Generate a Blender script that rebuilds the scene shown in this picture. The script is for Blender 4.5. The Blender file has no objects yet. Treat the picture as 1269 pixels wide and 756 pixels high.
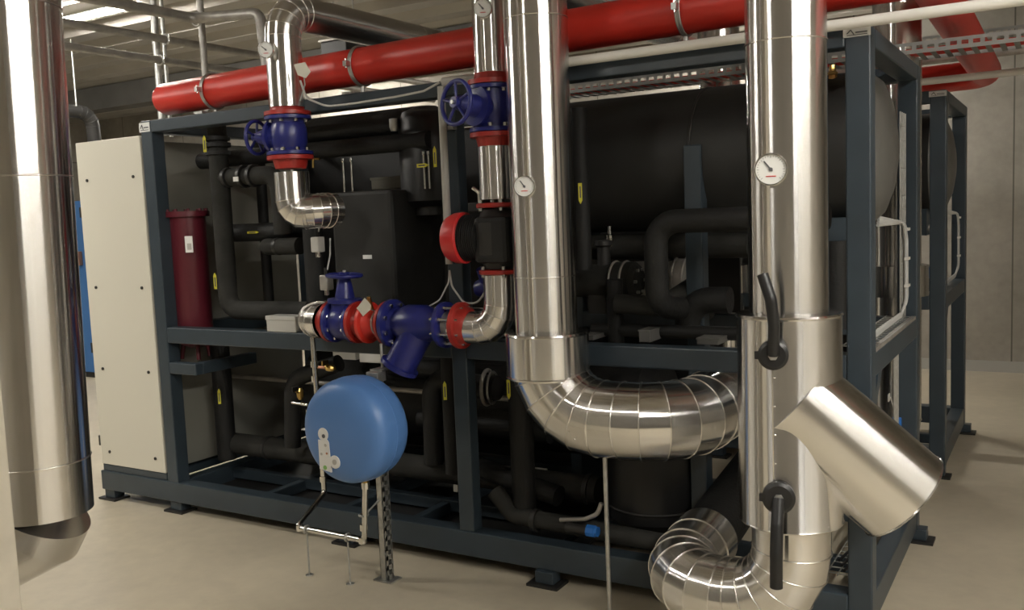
import bpy, math, random
from math import pi, sin, cos, radians, sqrt
from mathutils import Vector as V, Matrix, Quaternion
random.seed(7)
SC = bpy.context.scene
COL = SC.collection

# ------------------------------------------------------------------ camera
YAW, PIT, ROL, FPX = radians(-31.006), radians(-5.502), radians(-2.322), 1149.4
CAM = V((4.3675, -3.394, 1.6))
fw = V((sin(YAW)*cos(PIT), cos(YAW)*cos(PIT), sin(PIT)))
rt0 = V((cos(YAW), -sin(YAW), 0)); up0 = rt0.cross(fw)
rt = rt0*cos(ROL) + up0*sin(ROL); up = up0*cos(ROL) - rt0*sin(ROL)
cd = bpy.data.cameras.new('camera'); cam = bpy.data.objects.new('camera', cd); COL.objects.link(cam)
cd.sensor_width = 36; cd.sensor_fit = 'HORIZONTAL'; cd.lens = 36*FPX/1269; cd.clip_start = .05; cd.clip_end = 60
M = Matrix(((rt.x, up.x, -fw.x), (rt.y, up.y, -fw.y), (rt.z, up.z, -fw.z))).to_4x4(); M.translation = CAM
cam.matrix_world = M
SC.camera = cam

# ------------------------------------------------------------------ light set-up
SC.view_settings.view_transform = 'Standard'; SC.view_settings.look = 'None'
SC.view_settings.gamma = 1; SC.view_settings.use_curve_mapping = False
SC.view_settings.exposure = 0.0
LAMP = 262.0                       # strength of the fluorescent diffusers
LAMP_SPOTS = [(1.4, -3.6, 0), (6.2, -1.1, 1), (6.2, -2.4, 1), (6.2, -3.7, 1), (-1.7, -1.6, 0), (-2.35, 1.4, 0), (1.8, 4.9, 0), (-3.4, 5.3, 0), (-5.6, -1.6, 0)]
LAMP_Z = 3.30
w = bpy.data.worlds.new('world'); SC.world = w; w.use_nodes = True
w.node_tree.nodes['Background'].inputs[0].default_value = (.5, .48, .44, 1)
w.node_tree.nodes['Background'].inputs[1].default_value = .3

def at(u, v, Y):
    d = fw + rt*(u-634.5)/FPX - up*(v-378)/FPX
    return CAM + d*((Y-CAM.y)/d.y)
def atz(u, v, Z):
    d = fw + rt*(u-634.5)/FPX - up*(v-378)/FPX
    return CAM + d*((Z-CAM.z)/d.z)
def atx(u, v, X):
    d = fw + rt*(u-634.5)/FPX - up*(v-378)/FPX
    return CAM + d*((X-CAM.x)/d.x)
def atd(u, v, z):
    return CAM + (fw + rt*(u-634.5)/FPX - up*(v-378)/FPX)*z

# ------------------------------------------------------------------ materials
def mat(name, col, rough=.5, metal=0, spec=.5, bump=0, bscale=20, var=0, vscale=3, aniso=0, coat=0, emit=0, stretch=None):
    m = bpy.data.materials.new(name); m.use_nodes = True
    nt = m.node_tree; n = nt.nodes; l = nt.links; b = n['Principled BSDF']
    b.inputs['Base Color'].default_value = (*col, 1); b.inputs['Roughness'].default_value = rough
    b.inputs['Metallic'].default_value = metal; b.inputs['Specular IOR Level'].default_value = spec
    if coat: b.inputs['Coat Weight'].default_value = coat; b.inputs['Coat Roughness'].default_value = .15
    tc = n.new('ShaderNodeTexCoord'); mp = n.new('ShaderNodeMapping'); l.new(tc.outputs['Object'], mp.inputs[0])
    if stretch: mp.inputs['Scale'].default_value = stretch
    if var:
        t = n.new('ShaderNodeTexNoise'); t.inputs['Scale'].default_value = vscale; t.inputs['Detail'].default_value = 5
        l.new(mp.outputs[0], t.inputs[0])
        r = n.new('ShaderNodeValToRGB'); r.color_ramp.elements[0].position = .3; r.color_ramp.elements[1].position = .7
        r.color_ramp.elements[0].color = (*[c*(1-var) for c in col], 1); r.color_ramp.elements[1].color = (*[min(1, c*(1+var)) for c in col], 1)
        l.new(t.outputs[0], r.inputs[0]); l.new(r.outputs[0], b.inputs['Base Color'])
    if bump:
        t = n.new('ShaderNodeTexNoise'); t.inputs['Scale'].default_value = bscale; t.inputs['Detail'].default_value = 4
        l.new(mp.outputs[0], t.inputs[0])
        bp = n.new('ShaderNodeBump'); bp.inputs['Strength'].default_value = bump; bp.inputs['Distance'].default_value = .01
        l.new(t.outputs[0], bp.inputs['Height']); l.new(bp.outputs[0], b.inputs['Normal'])
    if aniso:
        b.inputs['Anisotropic'].default_value = aniso
        tg = n.new('ShaderNodeTangent'); tg.direction_type = 'UV_MAP'; tg.uv_map = 'UVMap'
        l.new(tg.outputs[0], b.inputs['Tangent'])
        b.inputs['Anisotropic Rotation'].default_value = ANROT
    if emit:
        b.inputs['Emission Color'].default_value = (1, .96, .88, 1); b.inputs['Emission Strength'].default_value = emit
    return m
ANROT = 0.25
STEEL = mat('jacket_sheet', (.76, .75, .735), .195, 1, bump=.02, bscale=7, aniso=1.0)
STEELB = mat('jacket_bead', (.82, .80, .76), .25, 1)
GALV = mat('galvanised', (.50, .50, .48), .42, .9, var=.15, vscale=30)
CHROME = mat('bright_metal', (.75, .74, .70), .2, 1)
GREYPIPE = mat('grey_steel_pipe', (.36, .34, .31), .5, .6, var=.2, vscale=12)
FOAM = mat('black_foam', (.011, .011, .0108), .62, 0, .35, bump=.25, bscale=60, var=.25, vscale=8)
FOAMG = mat('dusty_foam', (.028, .0275, .025), .8, 0, .2, bump=.2, bscale=40, var=.3, vscale=6)
VESSEL = mat('vessel_wrap', (.020, .020, .019), .55, 0, .4, bump=.1, bscale=30, var=.15, vscale=5)
DOME = mat('dome_cover', (.12, .117, .108), .45, 0, .4)
FRAME = mat('frame_paint', (.032, .045, .057), .38, 0, .5, var=.12, vscale=6)
RED = mat('red_pipe_paint', (.58, .032, .02), .36, 0, .5, var=.08, vscale=5)
REDF = mat('red_primer', (.33, .022, .016), .38, 0, .5, var=.15, vscale=14)
REDP = mat('red_plastic', (.5, .02, .02), .4)
BLUE = mat('blue_valve_paint', (.014, .018, .14), .33, 0, .5, var=.15, vscale=14)
TANK = mat('tank_blue', (.085, .20, .47), .38, 0, .5)
TANKG = mat('cabinet_blue', (.05, .16, .40), .5)
PANELG = mat('galvanised_panel', (.25, .245, .215), .5, 0, .4, var=.1, vscale=3)  # plain grey of the cabinet body, darker than its cream door
TRIMM = mat('dark_beam', (.10, .095, .085), .8, var=.2, vscale=3)  # beam is unlit: its shade is put into this dark colour
CREAM = mat('cream_enamel', (.60, .575, .49), .45, 0, .4)
WHITE = mat('white_plastic', (.72, .70, .65), .45)
DIRTY = mat('grey_plastic', (.42, .41, .38), .5)
CABLE = mat('grey_cable', (.5, .5, .48), .5)
BLACK = mat('black_plastic', (.009, .009, .0095), .42)
IRONG = mat('dusty_iron', (.10, .097, .09), .6)
IRON = mat('black_iron', (.025, .024, .023), .45, .2)
BRASS = mat('brass', (.62, .42, .14), .28, 1)
COPPER = mat('copper', (.6, .3, .2), .35, 1)
MAROON = mat('maroon_paint', (.10, .011, .02), .35)
YEL = mat('yellow_sticker', (.62, .56, .03), .5)
PAPER = mat('paper_label', (.72, .72, .70), .55)
INK = mat('ink', (.08, .08, .09), .6)
GREENM = mat('green_ink', (.2, .4, .12), .6)
BLUEM = mat('cap_blue', (.02, .16, .55), .4)
GREENP = mat('green_wire', (.02, .2, .10), .5)
TRAYM = mat('tray_zinc', (.30, .30, .285), .5, .7)
LAMPM = mat('lamp_diffuser', (.9, .9, .9), .5, emit=LAMP)
LAMPB = mat('lamp_body', (.6, .6, .58), .5)
DECK = mat('deck_sheet', (.42, .40, .36), .45, .35, var=.08, vscale=2)

def concrete(name, col, dark, joints=None, rough=.8, gloss=None):
    m = bpy.data.materials.new(name); m.use_nodes = True; nt = m.node_tree; n = nt.nodes; l = nt.links; b = n['Principled BSDF']
    tc = n.new('ShaderNodeTexCoord')
    a = n.new('ShaderNodeTexNoise'); a.inputs['Scale'].default_value = .9; a.inputs['Detail'].default_value = 7; a.inputs['Roughness'].default_value = .62
    c = n.new('ShaderNodeTexNoise'); c.inputs['Scale'].default_value = 14; c.inputs['Detail'].default_value = 6
    for t in (a, c): l.new(tc.outputs['Object'], t.inputs[0])
    r = n.new('ShaderNodeValToRGB'); r.color_ramp.elements[0].position = .32; r.color_ramp.elements[1].position = .68
    r.color_ramp.elements[0].color = (*dark, 1); r.color_ramp.elements[1].color = (*col, 1)
    mx = n.new('ShaderNodeMix'); mx.data_type = 'FLOAT'; mx.inputs[0].default_value = .3
    l.new(a.outputs[0], mx.inputs[2]); l.new(c.outputs[0], mx.inputs[3]); l.new(mx.outputs[0], r.inputs[0])
    out = r.outputs[0]
    if joints:
        # formwork joints: a thin dark line every joints metres along X and up Z
        br = n.new('ShaderNodeTexBrick'); br.offset = 0; br.inputs['Scale'].default_value = 1
        br.inputs['Brick Width'].default_value = joints[0]; br.inputs['Row Height'].default_value = joints[1]; br.inputs['Mortar Size'].default_value = .008
        br.inputs['Mortar Smooth'].default_value = .4
        sp = n.new('ShaderNodeSeparateXYZ'); cb = n.new('ShaderNodeCombineXYZ'); ad = n.new('ShaderNodeMath'); ad.operation = 'ADD'
        l.new(tc.outputs['Object'], sp.inputs[0]); l.new(sp.outputs[0], ad.inputs[0]); l.new(sp.outputs[1], ad.inputs[1])
        l.new(ad.outputs[0], cb.inputs[0]); l.new(sp.outputs[2], cb.inputs[1]); l.new(cb.outputs[0], br.inputs[0])
        m2 = n.new('ShaderNodeMix'); m2.data_type = 'RGBA'; l.new(br.outputs['Fac'], m2.inputs[0]); l.new(out, m2.inputs[6])
        m2.inputs[7].default_value = (dark[0]*.55, dark[1]*.55, dark[2]*.55, 1); out = m2.outputs[2]
    l.new(out, b.inputs['Base Color']); b.inputs['Roughness'].default_value = rough
    bp = n.new('ShaderNodeBump'); bp.inputs['Strength'].default_value = .15; bp.inputs['Distance'].default_value = .01
    l.new(c.outputs[0], bp.inputs['Height']); l.new(bp.outputs[0], b.inputs['Normal'])
    return m
FLOORM = concrete('floor_screed', (.55, .485, .365), (.42, .37, .285), rough=.42)
WALLM = concrete('cast_concrete', (.40, .37, .32), (.26, .24, .205), joints=(1.35, 2.7), rough=.85)
WALLD = concrete('dark_cast_concrete', (.15, .14, .125), (.07, .065, .058), joints=(1.35, 2.7), rough=.85)  # unseen front wall's tone, darkened for reflection contrast and less bounce
COLM = concrete('column_plaster', (.62, .57, .47), (.42, .39, .32), rough=.85)

# ------------------------------------------------------------------ object helpers
ORG = {}
def tag(o, label=None, cat=None, group=None, kind=None):
    if label: o['label'] = label
    if cat: o['category'] = cat
    if group: o['group'] = group
    if kind: o['kind'] = kind
    return o
def thing(name, label, cat, loc=(0, 0, 0), group=None):
    o = bpy.data.objects.new(name, None); COL.objects.link(o); o.location = V(loc); o.empty_display_size = .1
    ORG[o.name] = V(loc); return tag(o, label, cat, group)

def basis(ax):
    ax = V(ax).normalized(); h = V((0, 0, 1)) if abs(ax.z) < .9 else V((1, 0, 0))
    a = h.cross(ax).normalized(); return ax, a, ax.cross(a).normalized()

class MB:
    def __init__(s): s.v = []; s.f = []; s.sm = []; s.uv = []; s.mi = []
    def face(s, idx, smooth=False, uv=None, mi=0):
        s.f.append(list(idx)); s.sm.append(smooth); s.uv.append(uv or [(0, 0)]*len(idx)); s.mi.append(mi)
    def box(s, lo, hi, R=None, c=None, mi=0):
        lo, hi = V(lo), V(hi); b = len(s.v)
        for i in range(8):
            p = V((hi.x if i & 1 else lo.x, hi.y if i & 2 else lo.y, hi.z if i & 4 else lo.z))
            if R: p = R @ p
            if c is not None: p = p + V(c)
            s.v.append(p)
        for q in ((0, 2, 3, 1), (4, 5, 7, 6), (0, 1, 5, 4), (2, 6, 7, 3), (0, 4, 6, 2), (1, 3, 7, 5)):
            s.face([b+k for k in q], uv=[(0, 0), (1, 0), (1, 1), (0, 1)], mi=mi)
        return s
    def obox(s, p0, p1, w, h, upv=(0, 0, 1), mi=0):   # bar from p0 to p1 with section w x h
        p0, p1 = V(p0), V(p1); d = (p1-p0); L = d.length; d.normalize(); u_ = V(upv)
        if abs(d.dot(u_)) > .95: u_ = V((0, 1, 0))
        a = u_.cross(d).normalized(); b_ = d.cross(a).normalized(); R = Matrix((d, a, b_)).transposed()
        return s.box((0, -w/2, -h/2), (L, w/2, h/2), R, p0, mi)
    def rings(s, prof, c, ax, seg=24, smooth=True, closed0=True, closed1=True, mi=0):
        # prof: list of (distance along axis, radius); splits rings at sharp profile corners
        ax, a, b_ = basis(ax); c = V(c)
        def ring(t, r):
            base = len(s.v)
            for k in range(seg):
                an = 2*pi*k/seg; s.v.append(c + ax*t + (a*cos(an)+b_*sin(an))*r)
            return base
        segs = []; n = len(prof)
        prev_dir = None; last = None; arc = 0
        if closed0 and prof[0][1] > 1e-5: prof = [(prof[0][0], 1e-4)] + list(prof)
        if closed1 and prof[-1][1] > 1e-5: prof = list(prof) + [(prof[-1][0], 1e-4)]
        for i in range(len(prof)-1):
            (t0, r0), (t1, r1) = prof[i], prof[i+1]; d = V((t1-t0, r1-r0))
            if d.length < 1e-9: continue
            d.normalize()
            if last is None or (prev_dir is not None and prev_dir.dot(d) < .86): last = ring(t0, r0)
            nb = ring(t1, r1); L = abs(t1-t0)+abs(r1-r0)
            for k in range(seg):
                k2 = (k+1) % seg
                s.face([last+k, last+k2, nb+k2, nb+k], smooth, [(k/seg, arc), ((k+1)/seg, arc), ((k+1)/seg, arc+L), (k/seg, arc+L)], mi)
            arc += L; last = nb; prev_dir = d
        return s
    def cyl(s, p0, p1, r0, r1=None, seg=20, mi=0):
        p0, p1 = V(p0), V(p1); r1 = r0 if r1 is None else r1
        return s.rings([(0, r0), ((p1-p0).length, r1)], p0, p1-p0, seg, mi=mi)
    def torus(s, c, ax, R, r, seg=32, s2=8, a0=0, a1=2*pi, mi=0):
        ax, a, b_ = basis(ax); c = V(c); full = abs(a1-a0-2*pi) < 1e-6; base = len(s.v); n = seg if full else seg+1
        for i in range(n):
            t = a0+(a1-a0)*i/seg; rd = a*cos(t)+b_*sin(t)
            for j in range(s2):
                q = 2*pi*j/s2; s.v.append(c+rd*(R+r*cos(q))+ax*r*sin(q))
        for i in range(seg):
            i2 = (i+1) % n
            for j in range(s2):
                j2 = (j+1) % s2
                s.face([base+i*s2+j, base+i2*s2+j, base+i2*s2+j2, base+i*s2+j2], True, [(i/seg, j/s2), ((i+1)/seg, j/s2), ((i+1)/seg, (j+1)/s2), (i/seg, (j+1)/s2)], mi)
        return s
    def tube(s, path, r, fil=0, seg=20, n=8, gore=False, bead=0, seam=0, cap=True, r1=None, mi=0, bmi=0):
        P = [V(p) for p in path]
        st = [(P[0], False)]
        for i in range(1, len(P)-1):
            a = P[i-1]-P[i]; b = P[i+1]-P[i]; la, lb = a.length, b.length; a.normalize(); b.normalize()
            ang = a.angle(b)
            if fil <= 0 or ang > pi-.02: st.append((P[i], False)); continue
            fr = fil; tl = fr/math.tan(ang/2); mxl = min(la*(.98 if i == 1 else .5), lb*(.98 if i == len(P)-2 else .5))
            if tl > mxl: tl = mxl; fr = tl*math.tan(ang/2)
            t0 = P[i]+a*tl; t1 = P[i]+b*tl; ctr = P[i]+(a+b).normalized()*(fr/sin(ang/2))
            v0 = t0-ctr; v1 = t1-ctr; tot = v0.angle(v1); axr = v0.cross(v1).normalized()
            for k in range(n+1):
                st.append((ctr + Quaternion(axr, tot*k/n) @ v0, True))
        st.append((P[-1], False))
        if seam:                                   # extra seams along straight lengths
            st2 = [st[0]]
            for i in range(1, len(st)):
                a, b = st[i-1], st[i]; L = (b[0]-a[0]).length
                if L > seam*1.4 and not (a[1] and b[1]):
                    m_ = int(L//seam)
                    for q in range(1, m_+1):
                        if L-q*seam > .1: st2.append((a[0]+(b[0]-a[0]).normalized()*seam*q, True))
                st2.append(b)
            st = st2
        pts = [p[0] for p in st]; N = len(pts)
        dirs = [(pts[i+1]-pts[i]).normalized() for i in range(N-1)]
        tans = [dirs[0]] + [(dirs[i-1]+dirs[i]).normalized() for i in range(1, N-1)] + [dirs[-1]]
        _, a, b_ = basis(tans[0]); fr_ = [(a, b_)]
        for i in range(1, N):
            q = tans[i-1].rotation_difference(tans[i]); a = q @ fr_[-1][0]; a = (a-tans[i]*a.dot(tans[i])).normalized()
            fr_.append((a, tans[i].cross(a)))
        def rad(i): return r if r1 is None else r+(r1-r)*i/(N-1)
        def ring(i):
            base = len(s.v); a, b_ = fr_[i]; R = rad(i)
            sc = 1.0
            if 0 < i < N-1:
                c_ = max(.3, tans[i].dot(dirs[i])); bend = (dirs[i]-dirs[i-1]); sc = 1/c_
                bd = bend.normalized() if bend.length > 1e-6 else None
            else: bd = None
            for k in range(seg):
                t = 2*pi*k/seg; o = (a*cos(t)+b_*sin(t))*R
                if bd is not None: o = o + bd*(o.dot(bd))*(sc-1)
                s.v.append(pts[i]+o)
            return base
        arc = 0; last = ring(0); first = last
        for i in range(1, N):
            nb = ring(i); L = (pts[i]-pts[i-1]).length
            for k in range(seg):
                k2 = (k+1) % seg
                s.face([last+k, last+k2, nb+k2, nb+k], True, [(k/seg, arc), ((k+1)/seg, arc), ((k+1)/seg, arc+L), (k/seg, arc+L)], mi)
            arc += L
            last = ring(i) if (gore and i < N-1) else nb
        if cap:
            for (i, fl) in ((0, True), (N-1, False)):
                q = ring(i); ix = list(range(q, q+seg)); s.face(ix[::-1] if fl else ix, mi=mi)
        if bead:
            for i in range(1, N-1):
                if st[i][1]: s.torus(pts[i], tans[i], rad(i)+bead*.3, bead, seg=seg, s2=6, mi=bmi)
        return s
    def build(s, name, m, parent=None, bevel=0, label=None):
        me = bpy.data.meshes.new(name)
        org = None
        if parent is not None: org = ORG[parent.name]
        else:
            lo = V((min(p.x for p in s.v), min(p.y for p in s.v), min(p.z for p in s.v))); hi = V((max(p.x for p in s.v), max(p.y for p in s.v), max(p.z for p in s.v)))
            org = V(((lo.x+hi.x)/2, (lo.y+hi.y)/2, lo.z))
        me.from_pydata([p-org for p in s.v], [], s.f)
        uvl = me.uv_layers.new(name='UVMap'); k = 0; flat = []
        for fuv in s.uv:
            for q in fuv: flat += [q[0], q[1]]
        uvl.data.foreach_set('uv', flat)
        me.polygons.foreach_set('use_smooth', s.sm); me.polygons.foreach_set('material_index', s.mi)
        for mm in (m if isinstance(m, (list, tuple)) else [m]): me.materials.append(mm)
        me.update()
        o = bpy.data.objects.new(name, me); COL.objects.link(o)
        if parent is not None: o.parent = parent
        else: o.location = org
        ORG[o.name] = org
        if bevel:
            bv = o.modifiers.new('bevel', 'BEVEL'); bv.width = bevel; bv.segments = 2; bv.limit_method = 'ANGLE'
        if label: o['label'] = label
        return o
def dup(root, off, label=None, group=None):
    def rec(o, par):
        c = o.copy(); COL.objects.link(c); c.parent = par
        for ch in list(o.children): rec(ch, c)
        return c
    r = rec(root, None); r.location = root.location + V(off); ORG[r.name] = r.location.copy()
    if label: r['label'] = label
    if group: r['group'] = group
    return r
def struct(o, label=None):
    o['kind'] = 'structure'
    if label: o['label'] = label
    return o

# ------------------------------------------------------------------ setting
X0, X1, Y0R, Y1R, ZC = -9.0, 8.6, -5.6, 6.05, 3.4
struct(MB().box((X0-.1, Y0R-.1, -.1), (X1+.1, Y1R+.1, 0)).build('floor', FLOORM))
struct(MB().box((X0, Y1R, 0), (X1, Y1R+.2, ZC)).build('wall_back', WALLM))
struct(MB().box((X0-.2, Y0R, 0), (X0, Y1R, ZC)).build('wall_left', WALLM))
struct(MB().box((X1, Y0R, 0), (X1+.2, Y1R, ZC)).build('wall_right', WALLM))
struct(MB().box((X0, Y0R-.2, 0), (X1, Y0R, ZC)).build('wall_front', WALLD))
struct(MB().box((X0, Y1R-.02, 0), (X1, Y1R, .10)).build('baseboard_back', DIRTY))
# corrugated steel deck, ribs along X
d = MB(); pitch = .48; y = Y0R; prof = []
while y < Y1R:
    prof += [(y, ZC), (y+.20, ZC), (y+.25, ZC-.075), (y+.43, ZC-.075)]; y += pitch
prof.append((y, ZC))
for (ya, za), (yb, zb) in zip(prof[:-1], prof[1:]):
    b = len(d.v); d.v += [V((X0-.2, ya, za)), V((X1+.2, ya, za)), V((X1+.2, yb, zb)), V((X0-.2, yb, zb))]; d.face([b, b+1, b+2, b+3])
b = len(d.v); d.v += [V((X0-.2, Y0R-.2, ZC+.1)), V((X1+.2, Y0R-.2, ZC+.1)), V((X1+.2, Y1R+.2, ZC+.1)), V((X0-.2, Y1R+.2, ZC+.1))]; d.face([b, b+1, b+2, b+3])
struct(d.build('ceiling', DECK))
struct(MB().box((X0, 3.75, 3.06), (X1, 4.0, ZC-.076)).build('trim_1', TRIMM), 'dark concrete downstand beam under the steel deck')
# foreground column at the left edge
cc = atd(19.5, 560, 2.45)
struct(MB().box((cc.x-.45, cc.y-.75, 0), (cc.x, cc.y-.02, ZC-.076)).build('trim_2', COLM, bevel=.006), 'pale plastered column at the left edge of the view')

# ------------------------------------------------------------------ lamps
lp = None
LAMPL = {1: 'batten lamp at the far end of the crosswise row right of the machines', 2: 'middle batten lamp of the crosswise row right of the machines', 3: 'batten lamp at the near end of the crosswise row right of the machines', 4: 'batten lamp over the aisle in front of the cream cabinet', 5: 'fluorescent batten lamp nearest the top left, over the grey pipes', 6: 'fluorescent batten lamp glimpsed above the far chiller', 7: 'small fluorescent batten lamp far back at left', 8: 'batten lamp over the left end of the room, beyond the cabinet'}
for i, (lx, ly, lr) in enumerate(LAMP_SPOTS):
    if lp is None:
        lp = thing('ceiling_lamp', 'long fluorescent batten lamp hanging over the aisle in front of the machines', 'lamp', (lx, ly, LAMP_Z), 'fluorescent batten lamps under the steel deck')
        MB().box((lx-.62, ly-.04, LAMP_Z+.03), (lx+.62, ly+.04, LAMP_Z+.075)).build('housing', LAMPB, lp)
        MB().box((lx-.60, ly-.028, LAMP_Z), (lx+.60, ly+.028, LAMP_Z+.03)).build('diffuser', LAMPM, lp)
        for q in (-.4, .4): MB().cyl((lx+q, ly, LAMP_Z+.07), (lx+q, ly, ZC), .004, seg=8).build('hanger', GALV, lp)
        lp['label'] = 'batten lamp over the aisle in front of the chiller, behind the viewer'
    else:
        o = dup(lp, (lx-LAMP_SPOTS[0][0], ly-LAMP_SPOTS[0][1], 0), LAMPL.get(i)); o.rotation_euler.z = lr*pi/2

# ------------------------------------------------------------------ machine frames
L_, D_, H_, Mz, Bz = 3.787, 1.237, 2.195, 1.06, .178
PW = .085
fr = thing('machine_frame', 'dark blue-grey square-tube skid frame of the near chiller, in the foreground aisle', 'frame', (L_/2, D_/2, 0), 'blue-grey chiller skid frames')
def bar(name, lo, hi, parent=fr, m=FRAME, bv=.006): return MB().box(lo, hi).build(name, m, parent, bevel=bv)
for x in (0, L_-PW):
    for y in (0, D_-PW): bar('post', (x, y, .06), (x+PW, y+PW, H_))
bar('post', (2.0, 0, Bz), (2.08, .07, H_-.066))
bar('post', (2.0, D_-.07, Bz), (2.08, D_, H_-.066))
for y in (0, D_-PW):
    bar('top_beam', (PW, y, H_-.066), (L_-PW, y+PW, H_))
    bar('middle_beam', (PW, y+.003, Mz-.088), (2.0, y+PW-.003, Mz)); bar('middle_beam', (2.08, y+.003, Mz-.088), (L_-PW, y+PW-.003, Mz))
    bar('base_beam', (-.60 if y == 0 else PW, y-.004, .062), (L_-PW, y+PW, Bz))
for x in (0, L_-PW):
    bar('top_beam', (x, PW, H_-.066), (x+PW, D_-PW, H_)); bar('middle_beam', (x+.002, PW, Mz-.088), (x+PW-.002, D_-PW, Mz)); bar('base_beam', (x+.002, PW, .062), (x+PW-.002, D_-PW, Bz))
for x in (.62, 1.18, 1.62, 2.45, 3.05): bar('cross_member', (x, PW, .09), (x+.05, D_-PW, .15))
bar('inner_rail', (PW, .40, .10), (L_-PW, .45, .16))
bar('inner_post', (3.0, .30, .16), (3.075, .375, 1.86))
bar('bracket', (PW, .0, .80), (.30, .05, .865)); bar('bracket', (.25, .05, .80), (.30, .45, .865))
MB().obox((3.70+.04, .10, Mz-.1), (3.74, .10, Mz-.3), .05, .03).build('gusset', FRAME, fr)
MB().obox((3.745, .09, .78), (3.745, .30, .98), .05, .05, (1, 0, 0)).build('corner_brace', FRAME, fr)
bar('rear_panel', (PW+.002, D_-.03, Mz+.003), (2.0, D_-.01, H_-.072), fr, BLACK, 0); bar('rear_panel', (2.085, D_-.03, Mz+.003), (2.95, D_-.01, H_-.072), fr, BLACK, 0)  # added black sheets that keep the machine interior dark
bar('rear_panel', (PW+.002, D_-.03, Bz+.003), (2.0, D_-.01, Mz-.092), fr, BLACK, 0); bar('rear_panel', (2.085, D_-.03, Bz+.003), (2.75, D_-.01, Mz-.092), fr, BLACK, 0)
bar('drip_tray', (.088, PW+.01, .075), (2.5, D_-PW-.01, .088), fr, IRON, 0)  # dark sheet over the floor inside the frame
for (x, y) in ((-.55, .04), (.04, .04), (1.3, .04), (2.45, .0), (3.74, .04), (.04, 1.2), (2.0, 1.2), (3.78, 1.2)):
    f = MB().box((x-.045, y-.03, .012), (x+.045, y+.04, .064)).build('foot', FRAME, fr, bevel=.004)
    MB().box((x-.075, y-.055, 0), (x+.075, y+.055, .012)).build('foot_plate', IRON, f)
def nameplate(cx, cy, w_, h_, yf, parent, name='maker_sticker'):
    s_ = MB().box((cx-w_/2, yf-.002, cy-h_/2), (cx+w_/2, yf, cy+h_/2))
    o = s_.build(name, PAPER, parent, label='white sticker with a small dark emblem')
    k = MB(); k.obox((cx-w_*.36, yf-.0035, cy-h_*.12), (cx-w_*.22, yf-.0035, cy+h_*.28), .002, h_*.1); k.obox((cx-w_*.22, yf-.0035, cy+h_*.28), (cx-w_*.10, yf-.0035, cy-h_*.25), .002, h_*.1)
    k.box((cx-w_*.05, yf-.004, cy-h_*.10), (cx+w_*.38, yf-.002, cy+h_*.02)); k.box((cx-w_*.36, yf-.004, cy-h_*.34), (cx+w_*.38, yf-.002, cy-h_*.28))
    k.build('emblem', INK, o)
nameplate(.035, H_-.035, .085, .05, 0, fr); nameplate(L_-.045, H_-.02, .09, .03, 0, fr)
DY = 2.30
fr2 = dup(fr, (0, DY, 0), 'dark blue-grey square-tube skid frame of the far chiller, behind the near one')
for ch in list(fr2.children):
    if ch.name.startswith(('bracket',)): bpy.data.objects.remove(ch)

# cabinet on the left end
cb = thing('control_cabinet', 'tall cream sheet-metal control cabinet at the left end of the near chiller', 'cabinet', (-.3, .6, Bz))
MB().box((-.575, .022, .235), (-.012, 1.15, 2.095)).build('body', PANELG, cb, bevel=.004)
dr = MB().box((-.585, 0, .22), (-.016, .022, 2.12)).build('door', CREAM, cb, bevel=.004)
for z in (1.9, 1.28, .80, .30):
    for x in (-.50, -.09): MB().cyl((x, -.006, z), (x, 0, z), .009, seg=12).build('lock', IRON, dr)
for z in (1.72, .92, .36): MB().box((-.60, .0, z-.03), (-.585, .03, z+.03)).build('hinge', IRON, dr)
bar('cabinet_sill', (-.585, .005, Bz), (-.01, 1.15, .22), cb)

# ------------------------------------------------------------------ fittings builders
def flange(parent, c, ax, r, t, m, nb=8, both=False, bm=CHROME):
    c = V(c); A, a, b_ = basis(ax)
    o = MB().rings([(-t/2, r*.94), (-t/2+.003, r), (t/2-.003, r), (t/2, r*.94)], c, A, 32).build('flange', m, parent)
    for k in range(nb):
        an = 2*pi*(k+.5)/nb; q = c+(a*cos(an)+b_*sin(an))*r*.80
        MB().rings([(-t/2-.012, .006), (-t/2-.012, .010), (-t/2, .010), (t/2, .010), (t/2+.014, .010), (t/2+.014, .006)] if both else [(-t/2-.012, .010), (t/2+.014, .010)], q, A, 6, smooth=False).build('bolt', bm, o)
    return o
def gauge(c, n, r, ang, label, upv=(0, 0, 1)):
    c = V(c); n = V(n).normalized(); t = thing('dial_thermometer', label, 'thermometer', c)
    MB().rings([(-.09, .008), (-.0, .008)], c, n, 10).build('stem', CHROME, t)
    MB().rings([(0, r*.93), (.004, r), (.020, r), (.022, r*.97), (.022, r*.90), (.016, r*.88)], c, n, 36, closed1=False).build('case', CHROME, t)
    f = MB().rings([(.014, r*.9), (.017, r*.9)], c, n, 36).build('dial', PAPER, t)
    R = V(upv); R = (R-n*R.dot(n)).normalized(); S = R.cross(n)      # up, right
    p = c+n*.018; tk = MB()
    for k in range(25):
        an = radians(-135+270*k/24); d_ = R*cos(an)+S*sin(an); l0 = .70 if k % 4 == 0 else .76
        tk.obox(p+d_*r*l0, p+d_*r*.83, .0012, .001, n)
    tk.build('scale_marks', INK, f); MB().obox(p-R*r*.42-S*r*.3, p-R*r*.42+S*r*.3, .003, .001, n).build('red_print', REDP, f)
    d_ = R*cos(ang)+S*sin(ang); nd = MB(); nd.obox(p-d_*r*.15+n*.001, p+d_*r*.66+n*.001, .004, .0015, n); nd.rings([(0, r*.12), (.003, r*.12)], p, n, 14)
    nd.build('needle', INK, t)
    return t
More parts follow.
